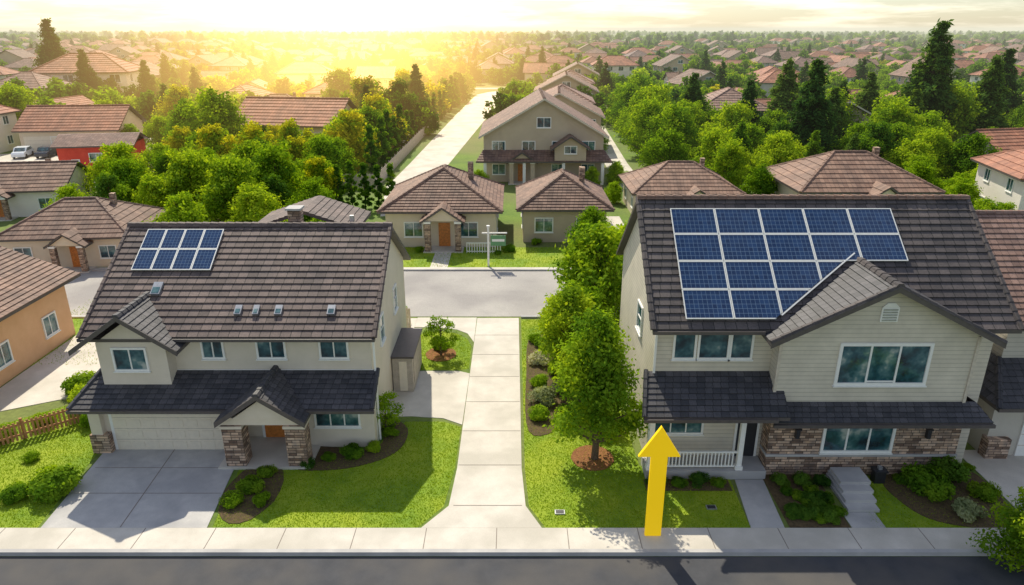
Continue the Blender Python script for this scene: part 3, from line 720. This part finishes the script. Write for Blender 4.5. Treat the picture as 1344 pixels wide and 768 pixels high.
def conifer(name, seed, H, R, nl, size, leaf='leaf_c'):
    rs = np.random.RandomState(seed); lv = 20; P = []; Nn = []
    T = [tube([((0, 0, -.05), R*.07), ((0, 0, H*.5), R*.045), ((0, 0, H*.97), R*.01)])]
    for i in range(lv):
        t = (i+.3)/lv; z = H*(.06+.91*t); r = R*(1-t)**.85*rs.uniform(.8, 1.12)+.03*R; nb = max(4, int(11*(1-t))+3)
        for b_ in range(nb):
            a = rs.uniform(0, 2*math.pi); rl = r*rs.uniform(.7, 1.15); m = max(3, int(nl/(lv*8)*(1-t*.6)*1.6))
            u = rs.uniform(.12, 1, m)**.8; ww = .17*rl*(1.15-u)+.04*R
            x = np.cos(a)*u*rl+rs.normal(size=m)*ww; yv = np.sin(a)*u*rl+rs.normal(size=m)*ww
            zz = z+(.06*H*u*.3)-(.3*rl*u*u)+rs.normal(size=m)*.045*R-.02
            P.append(np.stack([x, yv, zz], 1)); Nn.append(np.stack([np.cos(a)*.4+0*u, np.sin(a)*.4+0*u, 1+0*u], 1))
            if i < 15: T.append(tube([((0, 0, z), R*.02), ((math.cos(a)*rl*.8, math.sin(a)*rl*.8, z-.15*rl), R*.006)], 3))
    P = np.concatenate(P); Nn = np.concatenate(Nn)
    return quadmesh(name, [(leafquads(rs, P, Nn, size, .45), leaf), (np.concatenate(T), 'bark')])
def shrub(name, seed, R, Hh, nl, size, leaf):
    rs = np.random.RandomState(seed); k = 14
    d = unit(rs.normal(size=(k, 3))); d[:, 2] = abs(d[:, 2]); C = d*rs.uniform(.3, .65, (k, 1))*[R, R, Hh*.8]+[0, 0, Hh*.22]; cr = R*rs.uniform(.3, .45, k)
    idx = rs.choice(k, nl); dd = unit(rs.normal(size=(nl, 3))); pos = C[idx]+dd*(cr[idx][:, None]*(.6+.45*rs.uniform(0, 1, (nl, 1))))*[1, 1, .8]
    pos = pos[pos[:, 2] > .0]; dd = pos-[0, 0, Hh*.3]
    T = [tube([((0, 0, 0), .03*R+.01), (C[i], .01)], 4) for i in range(6)]
    return quadmesh(name, [(leafquads(rs, pos, unit(dd)+[0, 0, .4], size), leaf), (np.concatenate(T), 'bark')])

place('maple_tree', deciduous('maple_tree', 3, 7.3, 2.55, 19000, .09, 'leaf_b', 60, .17, .35, 'leaf_a'), 3.7, 26.75, .3)
place('maple_tree', deciduous('maple_tree_b', 5, 6.0, 2.1, 12000, .10, 'leaf_a', 44, .12, .2, 'leaf_b'), 3.0, 33.2, .3)
dA = deciduous('dec_a', 21, 7.0, 3.7, 10000, .17, 'leaf_a', 54, .03, .05)
dB = deciduous('dec_b', 22, 7.8, 3.8, 10000, .17, 'leaf_b', 54, .04, .15, 'leaf_a')
dC = deciduous('dec_c', 23, 8.8, 4.1, 10000, .19, 'leaf_a', 60, .04, .1, 'leaf_b')
dG = deciduous('dec_g', 24, 8.0, 4.0, 8000, .21, 'leaf_g', 50, .04, .1, 'leaf_a')
dD = deciduous('dec_d', 25, 9.0, 3.8, 9000, .19, 'leaf_d', 50, .04, .25, 'leaf_b')
cA = conifer('con_a', 31, 14, 4.5, 14000, .28); cB = conifer('con_b', 32, 12, 4.1, 11000, .27, 'leaf_c'); cC = conifer('con_c', 33, 9, 3.5, 9000, .2, 'leaf_b')
cy = deciduous('cyp', 41, 5.4, 1.1, 3500, .12, 'leaf_d', 26, .03, .5, 'leaf_b')
T = lambda nm, me, x, y, s=1, r=None: place(nm, me, x, y, rnd.uniform(0, 6) if r is None else r, s)
T('deciduous_tree', dB, 5.4, 41.5, .9); T('deciduous_tree', dA, 4.0, 37.6, .62); T('deciduous_tree', dA, 6.6, 46, .78); T('deciduous_tree', dB, 6.6, 57, .55)
T('deciduous_tree', dA, 8.8, 51, .65)
MT = [(-42, 101, 1.35, dB), (-43, 77, .95, dA), (-34, 66, .75, dA), (-31, 67, .85, dC), (-28, 58, .75, dA), (-26, 64, .85, dC), (-22.5, 60, .8, dA), (-19.0, 66, .7, dA), (-24, 71, .85, dC),
      (-16.6, 60.0, .48, dA), (-33, 75, .9, dA), (-39, 70, .7, dC), (-29, 78, .85, dB), (-22.5, 79, .7, dA), (-37, 88, .9, dG), (-29, 93, .9, dG), (-22, 96, 1.0, dG), (-48, 106, 1.1, dB), (-44, 88, .7, dA),
      (-21, 112, 1.1, dG), (-26, 130, 1.3, dG), (-22, 150, 1.3, dG), (-36, 154, 1.2, dC), (-20, 128, 1.1, dD), (-60, 130, 1.1, dG), (-47, 46, .45, dA), (-84, 122, 1.1, dC), (-22, 88, .8, dA),
      (20, 90, .9, dA), (22, 98, 1.1, dB), (26, 106, 1.2, dA), (20.2, 105, 1.0, dC), (25, 86, .8, dC), (29, 114, 1.2, dB), (22, 122, 1.15, dA), (18.5, 82, .5, dA), (31, 100, 1.0, dC), (24, 140, 1.3, dB), (22.5, 114, 1.15, dC), (21.5, 131, 1.15, dB),
      (45, 92, 1.0, dA), (51, 96, 1.1, dC), (57, 98, 1.1, dA), (48, 84, .85, dA), (55, 84, .85, dB), (66, 78, .9, dA), (72, 86, 1.0, dC), (75, 100, 1.1, dA), (47, 105, 1.3, dB), (66, 108, 1.2, dC),
      (12.8, 86, .42, dA), (-4.0, 84.0, .32, dA), (9.6, 84.0, .34, dB), (26, 50, .5, dB), (32, 56, .5, dA), (20, 56, .45, dA), (40, 58, .6, dB), (15, 50, .45, dB), (26.5, 74, .6, dB), (44, 75, .7, dA), (11.2, 76, .35, dA), (13, 110, .55, dA), (-2, 110, .4, dA)]
for x, y, s, k in MT: T('deciduous_tree', k, x, y, s)
SP = [(62, 108, 1.40, cA), (71, 108, 1.05, cA), (40, 96, 1.05, cA), (45, 101, .9, cB), (38, 89, .7, cC), (29, 90, .8, cC), (28, 112, 1.0, cB), (-118, 190, 1.5, cA), (-24, 120, .8, cB), (78, 104, 1.0, cB), (82, 122, 1.1, cA), (-80, 160, 1.0, cB), (53, 105, .8, cC), (56, 114, 1.0, cB),
      (67, 117, 1.15, cA), (34, 104, .95, cB), (43, 114, 1.0, cA), (-128, 205, 1.3, cB), (-100, 172, 1.0, cA), (88, 116, 1.1, cB), (-18.5, 140, 1.0, cB), (58, 104, .85, cB)]
for x, y, s, k in SP: T('spruce_tree', k, x, y, s)
cnt = 0
occ = [(a[0], a[1]) for a in MT+SP]
tries = 0
while cnt < 120 and tries < 20000:
    tries += 1
    Y = rnd.uniform(62, 128); X = rnd.choice([rnd.uniform(-.8*Y-5, -20), rnd.uniform(20.5, .8*Y+5)])
    if any(abs(X-a) < 8.8 and -14 < Y-b_ < 7.8 for a, b_ in HP) or any((X-a)**2+(Y-b_)**2 < 17 for a, b_ in occ): continue
    if 118 < Y < 127 and X < 0 or (-83 < X < -46 and 78 < Y < 110): continue
    occ.append((X, Y)); r_ = rnd.random(); far_ = .7 if Y < 85 else .95
    if r_ < .12 and X > 0: T('spruce_tree', rnd.choice([cA, cB]), X, Y, rnd.uniform(.6, .9)*far_)
    else: T('deciduous_tree', rnd.choice([dA, dA, dB, dC, dD, dG if X < 0 else dA]), X, Y, rnd.uniform(.5, 1.05)*far_)
    cnt += 1
for i in range(5): T('cypress_tree', cy, -18.6+i*1.5, 74-i*.4, rnd.uniform(.85, 1))
for i in range(22): T('cypress_tree', cy, -18.0+i*.22+rnd.uniform(-.4, .4), 90+i*5.2, rnd.uniform(.9, 1.5))

far = [deciduous('fa', 51, 7.6, 4.4, 900, .46, 'leaf_a', 26, .02, .1), deciduous('fb', 52, 8.2, 4.4, 900, .46, 'leaf_b', 26, .02, .2), deciduous('fc', 53, 8.0, 4.0, 900, .46, 'leaf_d', 24, .02, .25), deciduous('fg', 54, 7.6, 4.1, 900, .46, 'leaf_g', 24, .02, .1), conifer('fd', 55, 12, 3.8, 1500, .5)]
DT = empty('distant_trees')
def dt(x, y, s, k):
    o = bpy.data.objects.new('tree', k); COL.objects.link(o); o.location = (x, y, 0); o.scale = (s, s, s*rnd.uniform(.75, 1.1)); o.rotation_euler.z = rnd.uniform(0, 6); o.parent = DT
cnt = 0
while cnt < 4800:
    Y = 105+800*rnd.random()**1.25; X = rnd.uniform(-.8*Y-20, .8*Y+20)
    sx = -13+(Y-100)*.035
    if Y < 250 and sx-4 < X < sx+(12 if Y < 112 else 34) : 
        if not (sx+24 < X or (Y < 225 and sx+9 < X < sx+15)) or Y > 226 and X < sx+20: continue
    if any(abs(X-a) < 7.8 and abs(Y-b_) < 7.2 for a, b_ in HP) or 231.5 < Y < 240: continue
    if Y < 128 and -.8*Y < X < .8*Y: continue
    g = abs((X+.23*Y)/Y) < .14  # band towards the sun glow, gets more of the warm-tinted trees
    k = rnd.choices(far, [4, 4.5, 2.8, 1.6 if g else .2, .9])[0]
    dt(X, Y, rnd.uniform(.5, 1.0), k); cnt += 1
for i in range(1700):
    Y = 850+2000*rnd.random()**1.3; X = rnd.uniform(-.8*Y, .8*Y); dt(X, Y, rnd.uniform(1.1, 1.9), rnd.choice(far[:3]))

# shrubs
sA = shrub('sh_a', 61, .8, .95, 3200, .055, 'leaf_b'); sB = shrub('sh_b', 62, .7, .8, 3000, .05, 'leaf_a'); sD = shrub('sh_d', 63, .9, 1.1, 3600, .06, 'leaf_d'); sW = shrub('sh_w', 64, .8, .7, 3000, .05, 'leaf_w')
S = lambda me, x, y, s=1: place('round_shrub', me, x, y, rnd.uniform(0, 6), s)
for a in [(sA, -10.9, 24.5, .85), (sB, -11.3, 23.5, .8), (sB, -10.1, 23.6, .7), (sA, -10.6, 25.5, .65), (sD, -9.0, 26.2, .45), (sA, -8.2, 26.7, .5), (sA, -7.2, 27.0, .8), (sB, -6.3, 27.4, .65), (sB, -5.7, 28.6, .65), (sA, -5.9, 29.4, .5),
          (sA, -18.9, 24.3, 1.6), (sA, -20.3, 23.9, .9), (sB, -21.3, 31.0, 1.8), (sB, -20.2, 29.8, 1.3), (sA, -22.8, 33, 1.5), (sD, -26, 25, 1.2), (sB, -22.6, 29.6, 1.0), (sA, -23.9, 28.4, 1.0), (sB, -24.8, 27.7, .9), (sA, -20.0, 31.8, 1.3),
          (sB, -24.0, 23.6, 1.1), (sA, -22.6, 22.9, .8), (sB, -21.4, 26.6, .6), (sA, -20.2, 34.4, 1.0),
          (sB, 1.5, 33.5, 1.0), (sW, 1.6, 31.8, 1.2), (sB, 1.3, 30.2, .95), (sW, 1.7, 36.3, 1.1), (sA, 2.2, 38.5, 1.2), (sA, 2.8, 30.6, .8), (sD, 4.0, 31, 1.3), (sA, 4.6, 28.8, 1.0), (sD, 5.0, 35, 1.4), (sB, 2.6, 35.0, 1.1), (sB, 4.7, 33, 1.2), (sB, 1.4, 39.3, .8), (sW, 2.5, 33, .8),
          (sD, 6.1, 24.9, .55), (sA, 7.0, 24.8, .55), (sD, 7.9, 24.9, .55), (sA, 8.7, 24.8, .5),
          (sA, 17.3, 24.5, 1.5), (sW, 18.0, 22.9, .95), (sD, 18.4, 25.2, 1.1), (sA, 19.4, 24.0, .9), (sB, 19.9, 25.9, .45), (sA, 16.6, 25.0, .6),
          (sD, 11.3, 24.9, .5), (sD, 12.2, 24.9, .55), (sD, 13.0, 24.8, .5), (sA, -4.3, 38.2, .75), (sB, -8, 57.8, .8), (sB, -9.6, 57.6, .7), (sA, -.2, 58, .9), (sB, 2.2, 60, .9), (sA, -8.5, 44.8, .6), (sB, -10.8, 58.5, 1), (sA, -1.2, 57.2, .5)]: S(*a)
for i in range(26):
    S(sD if i % 3 == 0 else sA, 10.95+rnd.uniform(.1, 2.1), 22.5+rnd.uniform(0, 1.9), rnd.uniform(.38, .5))
mt = deciduous('ornamental_tree', 71, 2.6, 1.0, 2600, .06, 'leaf_a', 24, .15); place('ornamental_tree', mt, -4.2, 37.4); place('ornamental_tree', mt, -6.0, 29.0, 1, .85); place('ornamental_tree', mt, -25.6, 24.8, 1, 1.4)
place('street_tree', deciduous('street_tree', 77, 3.4, 1.7, 9000, .07, 'leaf_b', 40, .05, 0, 'leaf_a'), 18.3, 20.0, 0, 1, -.13)
place('hedge', shrub('hedge', 78, 1.1, 1.9, 6000, .06, 'leaf_a'), -7.6, 42.4, 0, .9)
def circ(cx, cy, rx, ry, n=18): return [(cx+rx*math.cos(2*math.pi*i/n)*(1+.05*math.sin(i*3.1)), cy+ry*math.sin(2*math.pi*i/n)) for i in range(n)]
slab('mulch_bed', circ(3.6, 26.8, .95, 1.0), 0, .035, 'mulch')
slab('mulch_bed', circ(-4.2, 37.5, .9, 1.0), 0, .035, 'mulch')
slab('garden_bed', circ(-10.8, 24.4, 1.15, 2.1), 0, .03, 'soil')
slab('garden_bed', smooth([(-9.6, 26.0), (-7.2, 26.0), (-5.3, 27.2), (-5.0, 29.2), (-6.2, 30.2), (-6.2, 27.65), (-9.5, 27.65)], 5), 0, .033, 'soil')
slab('garden_bed', smooth([(.8, 29), (2.4, 29.4), (3.4, 32), (3.4, 39), (1.2, 40), (.8, 35)], 5), 0, .03, 'soil')
slab('garden_bed', rect(10.72, 13.05, 22.1, 25.5), 0, .029, 'soil')
slab('garden_bed', rect(5.6, 9.18, 24.4, 25.19), 0, .031, 'soil')
slab('garden_bed', smooth([(15.9, 23.4), (17, 22.3), (19.6, 22.3), (19.8, 26), (16, 25.4)], 5), 0, .033, 'soil')

def inpoly(px, py, poly):
    inside = np.zeros(len(px), bool); n = len(poly)
    for i in range(n):
        x1, y1 = poly[i][:2]; x2, y2 = poly[(i+1) % n][:2]
        if y1 == y2: continue
        c = ((y1 > py) != (y2 > py)) & (px < (x2-x1)*(py-y1)/(y2-y1)+x1); inside ^= c
    return inside
rs = np.random.RandomState(5); GV = []
for poly, dens, hh in LAWNS:
    ax = [p[0] for p in poly]; ay = [p[1] for p in poly]
    A_ = (max(ax)-min(ax))*(max(ay)-min(ay)); n = int(A_*dens)
    px = rs.uniform(min(ax), max(ax), n); py = rs.uniform(min(ay), max(ay), n); k = inpoly(px, py, poly); px, py = px[k], py[k]; n = len(px)
    a = rs.uniform(0, 2*math.pi, n); w = .018; h = hh*rs.uniform(.4, 1.2, n); lx = rs.normal(size=n)*.025; ly = rs.normal(size=n)*.025
    b0 = np.stack([px-np.cos(a)*w, py-np.sin(a)*w, 0*px], 1); b1 = np.stack([px+np.cos(a)*w, py+np.sin(a)*w, 0*px], 1)
    t0 = np.stack([px+lx+np.cos(a)*.006, py+ly, h], 1); t1 = np.stack([px+lx-np.cos(a)*.006, py+ly, h], 1)
    GV.append(np.stack([b0, b1, t0, t1], 1).reshape(-1, 3))
M['blade'] = leafmat('grass_blades', (.14, .25, .010), (.23, .35, .015), (.32, .42, .02), .35)
place('grass', quadmesh('grass', [(np.concatenate(GV), 'blade')]), 0, 0)

# ------------------------------------------------------------------ fences, pole, car, arrow
def fence(name, p, q, h, mat, picket=.14, gap=.02, post=2.4):
    p, q = Vector(p), Vector(q); d = q-p; L = d.length; d.normalize(); n = Vector((d.y, -d.x, 0)); mb = MB(); x = 0
    while x < L: mb.obox(p, d, n, x, x+picket, .05, h*rnd.uniform(.97, 1.0), 0, .03, mat); x += picket+gap
    mb.obox(p, d, n, 0, L, h*.25, h*.25+.09, -.05, -.001, mat); mb.obox(p, d, n, 0, L, h*.78, h*.78+.09, -.05, -.001, mat)
    x = 0
    while x < L+.1: mb.obox(p, d, n, x, x+.12, 0, h+.08, -.17, -.052, mat); x += post
    mb.obj(name)
fence('picket_fence', (-26.5, 25.2, 0), (-20.6, 30.2, 0), 1.0, 'wood', .1, .08)
fence('wooden_fence', (-27.2, 44.3, 0), (-20.4, 44.3, 0), 2.0, 'wood')
fence('wooden_fence', (-20.4, 36, 0), (-20.4, 44.3, 0), 1.8, 'wood')
fence('garden_fence', (-30, 83, 0), (-16.5, 83, 0), 1.9, 'fence')
fence('garden_fence', (-16.3, 83, 0), (-15.4, 150, 0), 1.7, 'fence', .5, .02)
fence('side_fence', (-7.4, 40.2, 0), (-6.3, 40.2, 0), 1.9, 'fence')
mb = MB(); mb.box(-6.25, -5.2, 32.9, 36.5, 0, 2.0, 'fence'); mb.box(-6.28, -5.1, 32.8, 36.6, 2.0, 2.1, 'fascia'); mb.box(-5.2, -5.16, 33.2, 36.2, .1, 1.9, 'fence'); mb.box(-5.9, -5.5, 32.86, 32.9, .1, 1.8, 'garage')
mb.obj('garden_shed')
mb = MB(); Fp = ((1, 0, 0), (0, 1, 0)); O = (-1.9, 53.9, 0)
mb.obox(O, *Fp, -.08, .08, 0, 3.3, -.08, .08, 'white'); mb.obox(O, *Fp, -.12, .12, 3.3, 3.42, -.12, .12, 'white')
mb.obox(O, *Fp, -.5, 1.5, 2.75, 2.85, -.05, .05, 'white')
mb.obox(O, *Fp, .2, 1.4, 1.75, 2.6, -.03, .03, 'sign'); mb.obox(O, *Fp, .3, 1.3, 2.1, 2.3, -.04, .04, 'white')
mb.obox(O, *Fp, .3, .34, 2.6, 2.75, -.02, .02, 'dark'); mb.obox(O, *Fp, 1.2, 1.24, 2.6, 2.75, -.02, .02, 'dark')
mb.obj('sign_post')
def car(x, y, rot, cm):
    C = empty('parked_car', (x, y, .02)); C.rotation_euler.z = rot
    mb = MB(); prof = [(-2.1, .35), (2.1, .35), (2.15, .75), (1.9, .95), (1.1, 1.02), (.5, 1.5), (-1.1, 1.52), (-1.7, 1.05), (-2.1, .95)]
    mb.prism([(a, -.85, b_) for a, b_ in prof], (0, 1.7, 0), cm); mb.obj('body', C)
    mb = MB()
    for s_ in (-.87, .855): mb.prism([(.95, s_, 1.04), (.45, s_, 1.42), (-1.05, s_, 1.44), (-1.5, s_, 1.08)], (0, .015, 0), 'glass')
    mb.prism([(1.12, -.7, 1.05), (1.12, .7, 1.05), (.56, .65, 1.47), (.56, -.65, 1.47)], (.02, 0, .02), 'glass'); mb.obj('windows', C)
    mb = MB()
    for wx in (-1.3, 1.3):
        for wy in (-.9, .72):
            mb.prism([(wx+.34*math.cos(t*.524), wy, .34+.34*math.sin(t*.524)) for t in range(12)], (0, .18, 0), 'tyre')
    mb.obj('wheels', C)
car(-73.2, 105.5, -1.3, 'carw'); car(-69.8, 105.8, -1.4, 'card')
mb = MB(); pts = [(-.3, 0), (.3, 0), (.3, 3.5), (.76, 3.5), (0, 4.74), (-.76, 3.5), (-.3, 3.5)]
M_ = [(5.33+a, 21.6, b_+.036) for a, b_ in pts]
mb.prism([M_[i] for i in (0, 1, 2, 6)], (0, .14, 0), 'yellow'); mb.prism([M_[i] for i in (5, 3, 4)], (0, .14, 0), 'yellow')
mb.obj('yellow_arrow_marker')  # annotation arrow built as a standing solid, not a street sign

# ------------------------------------------------------------------ emissive haze, sun glare volume
def volmat(name):
    m = bpy.data.materials.new(name); m.use_nodes = True; nt = m.node_tree; nt.nodes.clear()
    o = nt.nodes.new('ShaderNodeOutputMaterial'); em = nt.nodes.new('ShaderNodeEmission'); M[name] = m
    return m, nt, o, em
m, nt, o, em = volmat('haze')
ab = nt.nodes.new('ShaderNodeVolumeAbsorption'); ad = nt.nodes.new('ShaderNodeAddShader')
k = .00033; ab.inputs['Color'].default_value = (0, 0, 0, 1); ab.inputs['Density'].default_value = k
em.inputs['Color'].default_value = (.86, .84, .68, 1); em.inputs['Strength'].default_value = k  # emission stands in for sunlight scattered by the haze
nt.links.new(ab.outputs[0], ad.inputs[0]); nt.links.new(em.outputs[0], ad.inputs[1]); nt.links.new(ad.outputs[0], o.inputs['Volume'])
mb = MB(); mb.box(-3500, 3500, 76, 5000, -3, 24, 'haze'); mb.obj('haze')
m, nt, o, em = volmat('sun_glare_volume')  # added glowing volume imitating the sun's glare
g = nt.nodes.new('ShaderNodeTexGradient'); g.gradient_type = 'QUADRATIC_SPHERE'; nt.links.new(objco(nt), g.inputs[0])
em.inputs['Color'].default_value = (1, .57, .15, 1); nt.links.new(math_(nt, 'MULTIPLY', g.outputs['Fac'], .034), em.inputs['Strength'])
nt.links.new(em.outputs[0], o.inputs['Volume'])
bm = bmesh.new(); bmesh.ops.create_icosphere(bm, subdivisions=4, radius=1); me = bpy.data.meshes.new('sun_glare_volume'); bm.to_mesh(me); bm.free(); me.materials.append(m)
go = bpy.data.objects.new('sun_glare_volume', me); COL.objects.link(go); go.location = (-39, 170, 20); go.scale = (72, 100, 58)

# ------------------------------------------------------------------ light, sky
el, az = math.radians(48), math.radians(-18)
sd = Vector((math.sin(az)*math.cos(el), math.cos(az)*math.cos(el), math.sin(el)))
L = bpy.data.lights.new('sun', 'SUN'); L.energy = 5.0; L.angle = math.radians(.5); L.color = (1, .92, .74)
lo = bpy.data.objects.new('sun', L); COL.objects.link(lo); lo.rotation_euler = sd.to_track_quat('Z', 'Y').to_euler()
w = bpy.data.worlds.new('World'); sc.world = w; w.use_nodes = True; nt = w.node_tree; nt.nodes.clear()
out = nt.nodes.new('ShaderNodeOutputWorld'); sky = nt.nodes.new('ShaderNodeTexSky'); sky.sky_type = 'NISHITA'; sky.sun_disc = False
sky.sun_elevation = el; sky.sun_rotation = az; sky.dust_density = .6
bg = nt.nodes.new('ShaderNodeBackground'); bg.inputs[1].default_value = .12; nt.links.new(sky.outputs[0], bg.inputs[0])
tc = nt.nodes.new('ShaderNodeTexCoord')
g0 = Vector((math.sin(math.radians(-12.5)), math.cos(math.radians(-12.5)), .06)).normalized()
dp = nt.nodes.new('ShaderNodeVectorMath'); dp.operation = 'DOT_PRODUCT'; nt.links.new(tc.outputs['Generated'], dp.inputs[0]); dp.inputs[1].default_value = g0
dm = math_(nt, 'MAXIMUM', dp.outputs['Value'], 0.)
gl = math_(nt, 'ADD', math_(nt, 'MULTIPLY', math_(nt, 'POWER', dm, 70.), .38), math_(nt, 'MULTIPLY', math_(nt, 'POWER', dm, 900.), 5.))
b2 = nt.nodes.new('ShaderNodeBackground'); b2.inputs[0].default_value = (1, .82, .5, 1); nt.links.new(gl, b2.inputs[1])
mp = nt.nodes.new('ShaderNodeMapping'); mp.inputs['Scale'].default_value = (4, 4, 34); nt.links.new(tc.outputs['Generated'], mp.inputs[0])
cl = ramp(nt, noise(nt, mp.outputs[0], 1.5, 7), [(.42, (0, 0, 0)), (.62, (1, 1, 1))])
b3 = nt.nodes.new('ShaderNodeBackground'); b3.inputs[0].default_value = (1, .92, .82, 1); nt.links.new(math_(nt, 'MULTIPLY', cl, .5), b3.inputs[1])
a1 = nt.nodes.new('ShaderNodeAddShader'); a2 = nt.nodes.new('ShaderNodeAddShader')
nt.links.new(bg.outputs[0], a1.inputs[0]); nt.links.new(b2.outputs[0], a1.inputs[1]); nt.links.new(a1.outputs[0], a2.inputs[0]); nt.links.new(b3.outputs[0], a2.inputs[1]); nt.links.new(a2.outputs[0], out.inputs[0])

cam = bpy.data.cameras.new('camera'); cam.sensor_width = 36; cam.lens = 24.64; cam.clip_end = 8000; cam.clip_start = .5
co_ = bpy.data.objects.new('camera', cam); COL.objects.link(co_); co_.location = (0, 0, 18); co_.rotation_euler = (math.radians(90-20.6), 0, 0)
sc.camera = co_
sc.view_settings.view_transform = 'Standard'; sc.view_settings.look = 'None'; sc.view_settings.exposure = 0
print('OBJECTS', len(bpy.data.objects))
